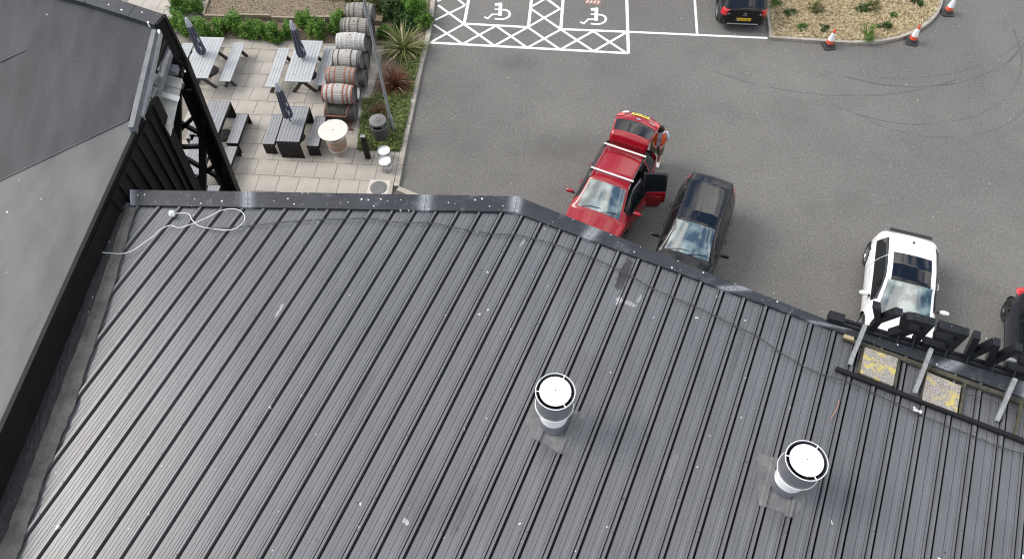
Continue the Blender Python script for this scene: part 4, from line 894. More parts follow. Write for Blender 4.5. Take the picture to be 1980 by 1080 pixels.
rk = thing('barrel_rack', 'rusty red steel rack holding the front barrels', 'rack', (rk0.x, rk0.y, ZP), HA)
for x in (-.40, .33):
    MB().tube([(x, -.48, 0), (x, -.48, .66), (x, -.40, .74), (x, .4, .74)], .022, 8).build('upright', 'rack', rk, smooth=True); MB().tube([(x, -.48, .05), (x, .6, .05)], .02, 8).build('runner', 'rack', rk, smooth=True)
    MB().tube([(x, -.3, .05), (x, -.12, .14), (x, .12, .14), (x, .3, .05)], .016, 6).build('saddle', 'rack', rk, smooth=True)
MB().tube([(-.40, -.48, .62), (.33, -.48, .62)], .022, 8).build('crossbar', 'rack', rk, smooth=True); MB().tube([(-.40, -.48, .05), (.45, -.48, .05)], .018, 8).build('crossbar', 'rack', rk, smooth=True)
# barrel table
bt0 = at(655, 303, ZP); btt = thing('barrel_table', 'upright brown barrel with round whitewashed table top', 'barrel table', (bt0.x, bt0.y+.25, ZP))
prb = [(.24, 0), (.275, .15), (.30, .3), (.315, .46), (.30, .62), (.275, .77), (.245, .92)]
MB().lathe(prb, 24).build('staves', 'stave_brown', btt)
for z, rr in ((.05, .258), (.22, .291), (.68, .292), (.87, .262)): MB().lathe([(rr, z-.025), (rr+.006, z-.024), (rr+.006, z+.024), (rr-.004, z+.026)], 32).build('hoop', 'hoop_white', btt, smooth=True)
MB().lathe([(0, .925), (.455, .925), (.465, .935), (.465, .955), (.455, .965), (0, .966)], 48).build('table_top', 'tabletop', btt, smooth=True)
MB().lathe([(0, .968), (.022, .968)], 12).build('parasol_hole', 'black', btt)
# kegs
def keg(px, py, lab):
    p = at(px, py, ZP+.36); t = thing('keg', lab, 'keg', (p.x, p.y, ZP), random.random(), 'steel kegs beside the bollard')
    MB().lathe([(.17, 0), (.20, .02), (.205, .10), (.197, .11), (.205, .12), (.207, .18), (.198, .19), (.207, .20), (.205, .27), (.19, .31)], 36).build('body', 'keg', t, smooth=True)
    MB().lathe([(.19, .30), (.203, .31), (.205, .37), (.20, .378), (.192, .37), (.19, .32)], 36).build('rim', 'keg', t, smooth=True)
    MB().lathe([(.19, .325), (.15, .335), (.05, .34), (.035, .355), (0, .357)], 28).build('top', 'steel_white', t, smooth=True)
    for a in (0, PI): MB().beam((.2075*math.cos(a)-.04*math.sin(a), .2075*math.sin(a)+.04*math.cos(a), .345), (.2075*math.cos(a)+.04*math.sin(a), .2075*math.sin(a)-.04*math.cos(a), .345), .004, .02).build('hand_hole', 'black', t)
keg(742, 291, 'steel keg half hidden behind the nearer keg at the bed edge'); keg(743.5, 311, 'steel keg nearest the kerb corner with bright top')
# bollard light
bo = at(712, 305, ZP); t = thing('bollard_light', 'black rectangular bollard light leaning headed beside the kegs', 'bollard', (bo.x, bo.y, ZP), HA)
MB().box((0, 0, .40), (.16, .13, .80)).build('post', 'black', t, bevel=.006)
MB().prism([(-.07, -.02), (.07, -.02), (.07, .07), (-.07, .07)], .80, .95).build('head', 'black', t, bevel=.01); MB().box((0, .03, .958), (.15, .11, .012)).build('top_plate', 'galv_old', t)
# bin shaped like a barrel
bi = at(738, 272, ZP); t = thing('litter_bin', 'grey black barrel shaped litter bin with round lid in the planting bed', 'litter bin', (bi.x, bi.y+.1, ZP))
MB().lathe([(.21, 0), (.25, .2), (.275, .42), (.28, .55), (.27, .62)], 20).build('drum', 'bin', t)
MB().lathe([(.235, .62), (.235, .78)], 24).build('inner_liner', 'black', t)
for k in range(4): a = PI/4+k*PI/2; MB().box((.255*math.cos(a), .255*math.sin(a), .70), (.03, .15, .16), rz=a).build('lid_post', 'bin', t)
MB().lathe([(.268, .615), (.283, .62), (.283, .64), (.262, .65)], 32).build('rim_hoop', 'binlid', t, smooth=True)
MB().lathe([(.262, .77), (.275, .79), (.27, .84), (.25, .85), (.09, .87), (.085, .875)], 36).build('lid', 'binlid', t, smooth=True)
MB().lathe([(.085, .872), (.09, .885), (.07, .90), (.04, .90), (.035, .885), (0, .885)], 24).build('lid_knob', 'binlid', t, smooth=True)
# lamp post
lpx = thing('lamp_post', 'tall slim galvanised lamp post rising from the planting bed', 'lamp post', (-3.74, 17.42, 0), HA)
MB().lathe([(.075, 0), (.08, .05), (.08, .78), (.07, .86), (.05, .90)], 20).build('base_sleeve', 'galv', lpx, smooth=True)
MB().lathe([(.05, .88), (.045, 3), (.036, 6.2)], 16).build('shaft', 'galv', lpx, smooth=True)
MB().box((0, -.079, .35), (.07, .012, .22)).build('access_door', 'galv_old', lpx, bevel=.003)
MB().tube([(0, 0, 6.15), (.35, 0, 6.25)], .03, 8).build('arm', 'galv', lpx); MB().box((.65, 0, 6.27), (.6, .22, .08)).build('lantern', 'galv', lpx, bevel=.03)

# cones
def cone():
    t = thing('traffic_cone', '', 'traffic cone')
    bs = MB(); o8 = [(.23*s, .14*q) for s, q in ()]; c_ = .06; w = .215
    oct_ = [(-w+c_, -w), (w-c_, -w), (w, -w+c_), (w, w-c_), (w-c_, w), (-w+c_, w), (-w, w-c_), (-w, -w+c_)]
    MB().prism(oct_, 0, .05).build('base', 'cone_base', t, bevel=.012)
    MB().lathe([(.17, .05), (.155, .08), (.142, .12), (.128, .20)], 28).build('lower_collar', 'cone_base', t, smooth=True)
    def rr(z): return .138-.112*(z-.14)/.61
    MB().lathe([(rr(.18)+.003, .18), (rr(.30)+.003, .30)], 28).build('lower_red_band', 'cone_red', t, smooth=True)
    MB().lathe([(rr(.30)+.004, .30), (rr(.60)+.004, .60)], 28).build('reflective_sleeve', 'cone_white', t, smooth=True)
    MB().lathe([(rr(.60)+.003, .60), (rr(.74), .74), (rr(.75)*.8, .75), (rr(.75)*.6, .73)], 28).build('tip', 'cone_red', t, smooth=True)
    return t
CN = cone(); CN.location = (*at(1601.5, 90).xy, .0); CN.rotation_euler.z = .1; CN['label'] = 'traffic cone with black scuffs on its white sleeve, at the island kerb'; CN['group'] = 'traffic cones around the island'
for a, z, tl in ((-1.9, .36, .5), (-1.5, .48, .6)):
    r_ = .138-.112*(z-.14)/.61+.006; MB().beam((r_*math.cos(a), r_*math.sin(a), z-.04), ((r_-.016)*math.cos(a+.2), (r_-.016)*math.sin(a+.2), z+.05), .03, .004, up=(math.cos(a), math.sin(a), .2)).build('scuff_mark', 'rubber', CN)
def clean(r):
    for k in kids(r):
        if k.name.startswith('scuff'): bpy.data.objects.remove(k)
c2 = dup(CN, (*at(1762, 82).xy, 0), -.35, 'clean traffic cone at the curved corner of the island kerb', 'traffic cones around the island'); clean(c2)
c3 = dup(CN, (*at(1831, 26).xy, 0), -.15, 'traffic cone partly cut by the top of the picture beyond the island corner', 'traffic cones around the island'); clean(c3)

# ================================================================== PLANTS
def leaves(n, fpos, size, flat=.3, aspect=1.6):
    P = fpos(n); n = len(P); a = rng.normal(size=(n, 3)); a[:, 2] *= flat+.4; a /= np.linalg.norm(a, axis=1)[:, None]
    b = rng.normal(size=(n, 3)); b -= (b*a).sum(1)[:, None]*a; b /= np.linalg.norm(b, axis=1)[:, None]
    s = size*rng.uniform(.6, 1.3, n)[:, None]; a = a*s*aspect; b = b*s*.6
    V = np.stack([P-a, P+b-a*.1, P+a, P-b-a*.1], 1).reshape(-1, 3); return V, np.arange(n*4).reshape(n, 4)
def clump_pos(c, rx, ry, rz_, nc, spread=.28):
    cen = rng.normal(size=(nc, 3)); cen /= np.linalg.norm(cen, axis=1)[:, None]; cen *= rng.uniform(.45, 1.0, (nc, 1)); cen = cen*np.array([rx, ry, rz_])
    cen[:, 2] = np.abs(cen[:, 2])*1.0
    def f(n):
        k = rng.integers(0, nc, n); d = rng.normal(size=(n, 3))*np.array([rx, ry, rz_])*spread*.55; p = cen[k]+d; p[:, 2] = np.maximum(p[:, 2], .02); return p+np.array(c)
    return f
def bush(px, py, r, h, mat, label, group, n=1500, size=.034, nc=26, name='hedge_shrub', cat='shrub', z=ZP):
    p = at(px, py, z+h*.45); t = thing(name, label, cat, (p.x, p.y, z), random.random()*6, group)
    V, Fc = leaves(n, clump_pos((0, 0, h*.12), r, r, h*.9, nc), size); raw('foliage', V, Fc, mat, t)
    st = MB()
    for k in range(5):
        a = random.random()*6.28; st.tube([(0, 0, 0), (r*.3*math.cos(a), r*.3*math.sin(a), h*.4), (r*.6*math.cos(a), r*.6*math.sin(a), h*.75)], [.014, .01, .005], 5)
    st.build('stem', 'twig', t)
    return t
hb = [(345, 8, .32, .6, 'upright'), (341, 42, .28, .55, 'thin'), (362, 52, .30, .6, 'rounded'), (372, 10, .32, .55, 'dense'), (395, 58, .38, .6, 'wide'), (428, 52, .30, .5, 'low'), (452, 46, .34, .6, 'tall bright'), (478, 56, .28, .5, 'small'), (503, 57, .30, .55, 'bushy'), (530, 62, .32, .6, 'leaning'), (560, 58, .26, .45, 'short'), (587, 40, .3, .55, 'mid green'), (612, 55, .34, .6, 'full'), (648, 52, .28, .5, 'yellow tipped'), (654, 36, .24, .5, 'slim')]
wh = ['at the far end of the path', 'nearest the building corner', 'left of the first parasol top', 'beside the timber upright', 'behind the first parasol', 'right of the first parasol', 'at the left third of the hedge row', 'just left of the hedge middle', 'in the hedge middle', 'just right of the hedge middle', 'left of the second parasol', 'behind the second parasol', 'right of the second parasol', 'touching the stacked barrels', 'behind the last hedge shrub by the barrels']
for (px, py, r, h, ad), w in zip(hb, wh): bush(px, py, r*1.08, h*1.3, 'leaf_bright', f'{ad} green hedge shrub {w}', 'hedge shrubs along the patio')
for px, py, r, h, m, lab in [(795, 12, .55, .9, 'leaf_bright', 'large bright green shrub against the car park kerb at the top'), (760, 22, .5, .8, 'leaf_dark', 'dark green shrub in the bed beyond the flax'), (818, 40, .35, .5, 'leaf_bright', 'bright leafy shrub close behind the green flax'), (782, 45, .4, .55, 'leaf_dark', 'dark shrub directly behind the green flax'), (742, 62, .26, .4, 'leaf_bright', 'small bright shrub between lamp post and green flax'), (725, 12, .4, .7, 'leaf_olive', 'sparse olive shrub right of the lamp post top'), (690, 2, .5, .7, 'leaf_olive', 'olive green shrub behind the farthest barrel'), (640, -10, .4, .5, 'leaf_olive', 'low olive shrub in the raised bed')]:
    bush(px, py, r, h, m, lab, None, n=int(2600*r/.4), size=.036, nc=34, name='shrub')
def flax(px, py, n, L, mat, label, wid=.028, spread=1.0, dry=0):
    p = at(px, py, ZP); t = thing('flax_plant', label, 'plant', (p.x, p.y, ZP))
    for mm, nn in ((mat, n-dry), ('leaf_dry', dry)):
        if nn <= 0: continue
        V = []; Fc = []
        for k in range(nn):
            a = random.random()*2*PI; el = random.uniform(.35, 1.45); l = L*random.uniform(.6, 1.1); d = Vector((math.cos(a), math.sin(a), 0)); s = Vector((-d.y, d.x, 0)); pos = d*random.uniform(0, .08); w = wid*random.uniform(.6, 1.2); o = len(V); e = el*spread
            N = 6
            for i in range(N+1):
                f = i/N; ww = w*(1-f**2.2)*.5+.001; tw = s+Vector((0, 0, .3*math.sin(k))); V += [tuple(pos-tw*ww), tuple(pos+tw*ww)]; pos = pos+(d*math.cos(e)+Vector((0, 0, math.sin(e))))*l/N; e -= random.uniform(.08, .28)
            Fc += [(o+2*i, o+2*i+1, o+2*i+3, o+2*i+2) for i in range(N)]
        raw('leaf_fan' if mm == mat else 'dead_leaf', V, Fc, mm, t)
    return t
flax(782, 100, 190, 1.2, 'flax_green', 'large spiky green flax plant in the bed', .045, dry=22)
flax(765, 168, 300, .88, 'flax_bronze', 'large bronze red flax plant leaning on the lamp post', .026, dry=8)
flax(735, 224, 130, .55, 'flax_bronze', 'small bronze flax plant just behind the litter bin', .018)
# ground cover in the bed
def ground_cover():
    regs = [((790, 285), (1.9*.5, .5)), ((795, 245), (.55, .7)), ((800, 205), (.5, .8)), ((722, 282), (.45, .4)), ((716, 250), (.45, .7)), ((726, 215), (.45, .6)), ((745, 195), (.5, .4)), ((770, 215), (.6, .5)), ((760, 240), (.4, .5)), ((808, 150), (.3, .8)), ((812, 110), (.35, .7)), ((795, 130), (.4, .4)), ((805, 262), (.3, .4)), ((710, 275), (.3, .4)), ((700, 265), (.2, .5)), ((760, 200), (.5, .5)), ((745, 245), (.6, .6)), ((775, 235), (.6, .6)), ((775, 270), (.5, .4))]
    Vs = []; Fs = []; o = 0
    for (px, py), (rx, ry) in regs:
        p = at(px, py, ZP+.08); n = int(8200*rx*ry)+800
        nc = 60; cen = rng.uniform(-1, 1, (nc, 2))*np.array([rx, ry]); hh = rng.uniform(.05, .22, nc)
        def f(n):
            k = rng.integers(0, nc, n); d = rng.normal(size=(n, 2))*.075; q = np.empty((n, 3)); q[:, :2] = cen[k]+d+np.array([p.x, p.y]); q[:, 2] = ZP+hh[k]*np.exp(-(d**2).sum(1)/.014)*rng.uniform(.6, 1, n); return q
        V, Fc = leaves(int(n*1.25), f, .026, .3, 1.4)
        ctr = V.reshape(-1, 4, 3).mean(1); xk = np.interp(ctr[:, 1], [k_[1] for k_ in kin], [k_[0] for k_ in kin]); ok = (ctr[:, 0] < xk+.03)&(ctr[:, 0] > bl.x-.02)&(ctr[:, 1] > br.y+.1-(ctr[:, 0]-bl.x)*.1)
        V = V.reshape(-1, 4, 3)[ok].reshape(-1, 3); Fc = np.arange(len(V)).reshape(-1, 4); Vs.append(V); Fs.append(Fc+o); o += len(V)
    return raw('ground_cover', np.concatenate(Vs), np.concatenate(Fs), 'leaf_cover')
tag(ground_cover(), 'low green creeping ground cover plants filling the bed beside the kerb', 'ground cover', kind='stuff')
# straw / dry grass on island, bark chips
def inside(P, poly):
    x, y = P[:, 0], P[:, 1]; c = np.zeros(len(P), bool); n = len(poly)
    for i in range(n):
        x1, y1 = poly[i]; x2, y2 = poly[(i+1) % n]
        if y1 == y2: continue
        m = ((y1 > y) != (y2 > y)) & (x < (x2-x1)*(y-y1)/(y2-y1)+x1); c ^= m
    return c
ix = [p[0] for p in iin]; iy = [p[1] for p in iin]
def straw(name, poly, n, z, mat, size, asp, keep=None, flat=0.05, hmax=.05):
    xs_ = [p[0] for p in poly]; ys_ = [p[1] for p in poly]
    P = np.stack([rng.uniform(min(xs_), max(xs_), n), rng.uniform(min(ys_), max(ys_), n), np.full(n, z)], 1); P = P[inside(P, poly)]; P[:, 2] += rng.uniform(.003, hmax, len(P))
    V, Fc = leaves(len(P), lambda n: P, size, flat-.4, asp); return raw(name, V, Fc, mat)
tag(straw('dry_grass', iin, 70000, .10, 'leaf_dry', .03, 2.4, flat=.3, hmax=.07), 'pale dry cut grass covering the island bed', 'dry grass', kind='stuff')
mt['chip'] = M('pale_bark_chip', (.36, .27, .18), .9, rand=.2); mt['pebble'] = M('pebble', (.42, .37, .32), .8)
tag(straw('bark_chips', [loc2(-13.85, TOP+.02), loc2(bedL, TOP+.02), loc2(bedL, 22.3), loc2(-13.85, 22.3)], 6000, ZP+.02, 'chip', .02, 1.2, flat=.3, hmax=.03), 'brown bark chips under the hedge', 'bark chips', kind='stuff')
tag(straw('bark_chips', rb, 9000, .30, 'chip', .028, 1.3, flat=.3, hmax=.03), 'pale bark and twigs strewn on the raised bed', 'bark chips', kind='stuff')
tag(straw('bark_chips', bp[:-1]+[loc2(bedL+.05, 26)], 12000, ZP-.02, 'pebble', .018, 1.0, flat=.4, hmax=.02), 'small pale pebbles and bark on the planting bed soil', 'pebbles', kind='stuff')
for k, (px, py, r, h, m, lab) in enumerate([(1500, 6, .28, .2, 'leaf_bright', 'small leafy weed by the parked car corner of the island'), (1527, 24, .26, .18, 'leaf_dark', 'low dark weed left of the middle of the island'), (1552, 53, .2, .18, 'leaf_bright', 'tiny bright weed near the island kerb left of the cone'), (1594, 54, .22, .14, 'leaf_dark', 'tiny weed right behind the first cone'),
        (1580, 14, .28, .45, 'leaf_olive', 'feathery olive weed at the island top left'), (1668, 14, .2, .35, 'leaf_dark', 'thin dark weed at the island top middle'), (1690, 10, .25, .35, 'leaf_olive', 'sparse weed right of the thin dark one'), (1680, 62, .30, .55, 'leaf_bright', 'largest leafy plant near the island kerb'), (1712, 50, .25, .3, 'leaf_dark', 'dark weed right of the largest island plant'), (1728, 29, .16, .15, 'leaf_bright', 'tiny bright weed at the island centre right'), (1773, 2, .25, .3, 'leaf_dark', 'dark weed at the island right edge top')]):
    bush(px, py, r, h, m, lab, 'weeds on the island bed', n=420, size=.026, nc=12, name='weed', cat='weed', z=.10)

# ================================================================== CARS
def smooth_table(tab, xs, w=.07):
    X = np.array([a for a, b in tab]); Y = np.array([b for a, b in tab]); off = np.linspace(-w, w, 9); wt = np.cos(off/w*PI/2)+.05; wt /= wt.sum()
    return sum(k*np.interp(xs+o, X, Y) for k, o in zip(wt, off))
def wheel(parent, x, y, r, side, rim_mat, spokes=5):
    w = bpy.data.objects.new('wheel', None)
    b = MB(); b.lathe([(r*.66, -.10), (r*.92, -.105), (r, -.08), (r, .08), (r*.92, .105), (r*.66, .10)], 32, ax='y'); w = b.build('wheel', 'rubber', parent, smooth=True); w.location = (x, y, r)
    R = MB(); R.lathe([(r*.67, side*.09), (r*.64, side*.095), (r*.60, side*.07), (r*.60, -side*.05)], 32, ax='y')
    for k in range(spokes):
        a = 2*PI*k/spokes
        for da in (-.16, .16): R.beam((r*.12*math.cos(a), side*.085, r*.12*math.sin(a)), (r*.62*math.cos(a+da), side*.08, r*.62*math.sin(a+da)), .03, .045, up=(0, 1, 0))
    R.lathe([(0, side*.10), (r*.14, side*.095), (r*.16, side*.07)], 16, ax='y'); R.build('rim', rim_mat, w, smooth=False)
    D = MB(); D.lathe([(0, side*.03), (r*.6, side*.03)], 24, ax='y'); D.build('brake_disc', 'trim', w)
    return w
def car(label, loc, head, sp, name='parked_car'):
    t = thing(name, label, 'car', (loc[0], loc[1], 0), head, 'cars in the car park')
    x0, x1 = sp['w'][0][0], sp['w'][-1][0]
    xs = set(np.round(np.arange(x0, x1, .03), 4)) | {x1} | set(np.round(np.arange(x0, x0+.15, .012), 4)) | set(np.round(np.arange(x1-.15, x1, .012), 4))
    seams = sp.get('seams', []); cuts = [v for v in sp.get('cuts', [])]
    for s in seams: xs = {x for x in xs if abs(x-s) > .012} | {s-.005, s+.005}
    for s in cuts: xs = {x for x in xs if abs(x-s) > .008} | {s}
    xs = np.array(sorted(xs)); T = {k: smooth_table(sp[k], xs, sp.get('sm', .06)) for k in ('w', 'zb', 'wr', 'ze', 'zc')}
    sill = smooth_table(sp['sill'], xs) if 'sill' in sp else np.full(len(xs), .24)
    NL, NG, NR = 9, 6, 10; grid = []
    for i, x in enumerate(xs):
        w, zb, wr, ze, zc, zs = T['w'][i], T['zb'][i], T['wr'][i], T['ze'][i], T['zc'][i], sill[i]; pts = [(w*.80, zs-.02)]
        for k in range(NL+1):
            f = k/NL; z = zs+(zb-zs)*f; y = w*(.955+.045*math.sin(PI*min(f*1.05, 1))**.8-.012*f*f + (-.006*math.exp(-((f-.72)/.06)**2)))
            pts.append((y, z))
        ys = w*.955-.018; zs2 = zb+.014
        for k in range(NG+1):
            f = k/NG; pts.append((ys+(wr-ys)*f+.022*math.sin(PI*f), zs2+(max(ze, zs2)-zs2)*f))
        for k in range(1, NR+1):
            f = k/NR; y = wr*(1-f); zz = max(ze, zs2); pts.append((y, zz+max(zc-zz, 0)*(1-(y/wr)**2.3)))
        grid.append(pts)
    nh = len(grid[0]); n2 = 2*nh-1; V = np.zeros((len(xs), n2, 3))
    for i, x in enumerate(xs):
        for j, (y, z) in enumerate(grid[i]):
            V[i, j] = (x, -y, z); V[i, n2-1-j] = (x, y, z)
    jB = 1+NL; jG0 = jB+1; jG1 = jG0+NG; r = sp['wheel_r']; arches = [sp['wx'][0], sp['wx'][1]]; ra_ = r+.045
    # snap to arches
    for wx in arches:
        for j in list(range(0, jB+1)):
            for jj in (j, n2-1-j):
                d = np.hypot(V[:, jj, 0]-wx, V[:, jj, 2]-r); near = np.abs(d-ra_) < .028
                for i in np.where(near)[0]:
                    k = ra_/d[i]; V[i, jj, 0] = wx+(V[i, jj, 0]-wx)*k; V[i, jj, 2] = r+(V[i, jj, 2]-r)*k
    parts = {}
    for i in range(len(xs)-1):
        xm = (xs[i]+xs[i+1])/2; seam = any(abs(xm-s) < .006 for s in seams)
        for j in range(n2-1):
            side = -1 if j < nh-1 else 1; jj = j if j < nh-1 else n2-2-j      # 0..nh-2 from sill to centre
            c = (V[i, j]+V[i+1, j]+V[i, j+1]+V[i+1, j+1])/4; key = 'body'
            if jj <= jB+1 and any(math.hypot(c[0]-wx, c[2]-r) < ra_ for wx in arches): continue
            if jj < 2: key = 'sill_trim'
            gb = T['ze'][i]-T['zb'][i]
            dr = None
            for nm, a, b in sp['doors']:
                if a < xm < b: dr = nm+('_l' if side > 0 else '_r')
            if dr and jj < jB and jj >= 2: key = 'door_'+dr
            if dr and jB <= jj < jG1 and gb > .06: key = 'dpil_'+dr
            if jG0 <= jj < jG1 and gb > .13:
                for (a, b) in sp['sideglass']:
                    if a < xm < b: key = ('dgl_'+dr) if dr else 'qgl_%d%s' % (0, 'l' if side > 0 else 'r')
            if jj >= jG1+1:
                if sp['ws'][0] < xm < sp['ws'][1]: key = 'windscreen'
                elif sp['rg'][0] < xm < sp['rg'][1]: key = 'rear_window'
                elif 'pano' in sp and sp['pano'][0] < xm < sp['pano'][1] and jj > jG1+1: key = 'glass_roof'
            if sp['tl'](c, jj, jB, jG0) : key = 'tail_light'+('_l' if side > 0 else '_r')
            if xm > x1-.42 and .60 < c[2] < .72 and abs(c[1]) > .55: key = 'headlight'+('_l' if side > 0 else '_r')
            if 'tg' in sp and xm < sp['tg'] and jj >= jG0 and c[2] > .78 and key in ('body', 'rear_window'): key = 'tg_'+key
            if seam and jj < jG1 and jj >= 2 and sp['doors'][0][1]-.05 < xm < sp['doors'][-1][2]+.05 and not key.startswith('dgl'): key = 'panel_gap_%d%s' % (int(np.argmin([abs(xm-s) for s in seams])), 'l' if side > 0 else 'r')
            parts.setdefault(key, []).append((i*n2+j, (i+1)*n2+j, (i+1)*n2+j+1, i*n2+j+1))
    # end caps
    capR = tuple(range(0, n2)); capF = tuple((len(xs)-1)*n2+k for k in range(n2))
    if 'tg' in sp: parts.setdefault('sill_trim', []).append(capR)
    else: parts['body'].append(capR)
    parts['body'].append(capF)
    Vf = V.reshape(-1, 3)
    # normals from whole grid
    du = np.gradient(V, axis=0); dv = np.gradient(V, axis=1); N = np.cross(du, dv); N /= (np.linalg.norm(N, axis=2)[:, :, None]+1e-9)
    ctr = V.mean(axis=1)[:, None, :]; sg_ = np.sign((N*(V-ctr-np.array([0, 0, .0]))).sum()); N = (N*sg_).reshape(-1, 3)
    def mk_(key, nm, mat, parent, xf=None, solid=0):
        if key not in parts: return None
        fs = parts[key]; idx = sorted({v for f in fs for v in f}); mp = {v: k for k, v in enumerate(idx)}
        P = [Vector(Vf[v]) for v in idx]; nn = [Vector(N[v]) for v in idx]
        if xf: P = [xf@p for p in P]; nn = [(xf.to_3x3()@q) for q in nn]
        me = bpy.data.meshes.new(nm); me.from_pydata([tuple(p) for p in P], [], [tuple(mp[v] for v in f) for f in fs]); me.materials.append(mt[mat])
        me.polygons.foreach_set('use_smooth', [len(p.vertices) < 5 for p in me.polygons])
        big = [p.index for p in me.polygons if len(p.vertices) > 4]
        me.update()
        if big:
            nrm = []
            for p in me.polygons:
                for vi in p.vertices: nrm.append(tuple(p.normal) if len(p.vertices) > 4 else tuple(nn[vi]))
            me.normals_split_custom_set(nrm)
        else: me.normals_split_custom_set_from_vertices([tuple(q) for q in nn])
        o = bpy.data.objects.new(nm, me); C.objects.link(o); o.parent = parent
        if solid: s = o.modifiers.new('thick', 'SOLIDIFY'); s.thickness = solid; s.offset = -1
        return o
    pm = sp['paint']
    mk_('body', 'body', pm, t); mk_('sill_trim', 'sill_trim', 'trim', t); [mk_(k_, 'panel_gap', 'rubber', t) for k_ in list(parts) if k_.startswith('panel_gap')]
    mk_('windscreen', 'windscreen', 'windscreen', t); mk_('rear_window', 'rear_window', 'glass', t); mk_('glass_roof', 'glass_roof', 'roofglass', t)
    for s_ in 'lr':
        mk_('qgl_0'+s_, 'side_window', 'glass', t); mk_('tail_light_'+s_, 'tail_light', 'lamp_red', t); mk_('headlight_'+s_, 'headlight', 'lamp_clear', t)
    for nm, a, b in sp['doors']:
        for s_ in 'lr':
            key = nm+'_'+s_; sgn = 1 if s_ == 'l' else -1; opn = sp.get('open', {}).get(key); xf = None
            if opn:
                wv = float(np.interp(b, xs, T['w'])); piv = Vector((b, sgn*wv*.97, 0)); xf = Matrix.Translation(piv)@Matrix.Rotation(-sgn*math.radians(opn), 4, 'Z')@Matrix.Translation(-piv)
            d = mk_('door_'+key, 'door', pm, t, xf, .05 if opn else 0)
            if d is None: continue
            pf_ = mk_('dpil_'+key, 'window_frame', 'trim' if sp.get('blackpil', True) else pm, d, xf, .03 if opn else 0); mk_('dgl_'+key, 'side_window', 'glass', d, xf, .005 if opn else 0)
            zb = float(np.interp(a, xs, T['zb'])); w_ = float(np.interp((a+.2), xs, T['w']))
            hm = MB(); pts = [(a+.12, sgn*(w_+.008), zb-.14), (a+.16, sgn*(w_+.035), zb-.135), (a+.28, sgn*(w_+.035), zb-.135), (a+.32, sgn*(w_+.008), zb-.14)]
            if xf: pts = [tuple(xf@Vector(p)) for p in pts]
            hm.tube(pts, .014, 6); hm.build('door_handle', pm if sp.get('handle', 1) else 'alloy', d, smooth=True)
    # wheel wells, floor, wheels
    for wx in arches:
        for sgn in (-1, 1):
            yo = float(np.interp(wx, xs, T['w'])); b = MB(); n = 20; vs = []
            for k in range(n+1):
                a = PI*k/n*1.1-.05*PI; vs += [(wx+(ra_)*math.cos(a), sgn*(yo*.955-.0), r+ra_*math.sin(a)), (wx+(ra_)*math.cos(a), sgn*(yo-.32), r+ra_*math.sin(a))]
            b.add(vs, [(2*k, 2*k+1, 2*k+3, 2*k+2) for k in range(n)]); b.add([vs[2*k+1] for k in range(n+1)], [tuple(range(n+1))]); b.build('wheel_arch', 'trim', t)
            wheel(t, wx, sgn*(yo-.125), r, sgn, sp.get('rim', 'alloy'), sp.get('spokes', 5))
    MB().box(((x0+x1)/2, 0, .32), ((x1-x0)*.86, 1.2, .12)).build('floor_pan', 'trim', t)
    # mirrors
    mx_, mz = sp['mirror']; wv = float(np.interp(mx_, xs, T['w']))
    for sgn in (-1, 1):
        b = MB(); vs = []; nn = 10
        b.lathe([(0, -.10), (.06, -.095), (.085, -.04), (.085, .05), (.06, .10), (0, .115)], 14, ax='y'); 
        b.v = [Vector((mx_+v.x*.75+.02*abs(v.y), sgn*(wv+.13+v.y*1.1), mz+v.z*.75)) for v in b.v]
        o = b.build('door_mirror', sp.get('mirror_mat', pm), t, smooth=True); MB().beam((mx_, sgn*(wv-.03), mz-.05), (mx_, sgn*(wv+.08), mz-.03), .06, .03).build('mirror_arm', 'trim', t)
    # wipers
    xw = sp['ws'][1]; zw = float(np.interp(xw-.03, xs, T['zc']))
    for y0, y1 in ((-.5, .05), (.05, .55)): MB().tube([(xw+.0, y0, float(np.interp(xw, xs, T['ze']))+.05), (xw-.06, (y0+y1)/2, zw+.045), (xw-.09, y1, zw+.04)], .012, 6).build('wiper', 'trim', t)
    if 'tg' in sp:   # raised tailgate
        hx = sp['hinge']; piv = Vector((hx[0], 0, hx[1])); xf = Matrix.Translation(piv)@Matrix.Rotation(math.radians(sp['tgang']), 4, 'Y')@Matrix.Translation(-piv)
        MB().box((-1.25, 0, .75), (.8, 1.2, .5)).build('boot_interior', 'trim', t)
    return t, sp, xs, T
def tl_std(zlo, zhi, xr, ymin=.55):
    return lambda c, jj, jB, jG0: c[0] < xr and zlo < c[2] < zhi and abs(c[1]) > ymin
def squeeze(d, k):
    f = lambda x: x*k if x < 0 else x
    for key in ('w', 'zb', 'wr', 'ze', 'zc', 'sill'): d[key] = [(f(a), b) for a, b in d[key]]
    for key in ('seams', 'cuts', 'wx', 'ws', 'rg', 'pano'):
        if key in d: d[key] = type(d[key])(f(a) for a in d[key])
    d['doors'] = [(n, f(a), f(b)) for n, a, b in d['doors']]; d['sideglass'] = [(f(a), f(b)) for a, b in d['sideglass']]
    return d
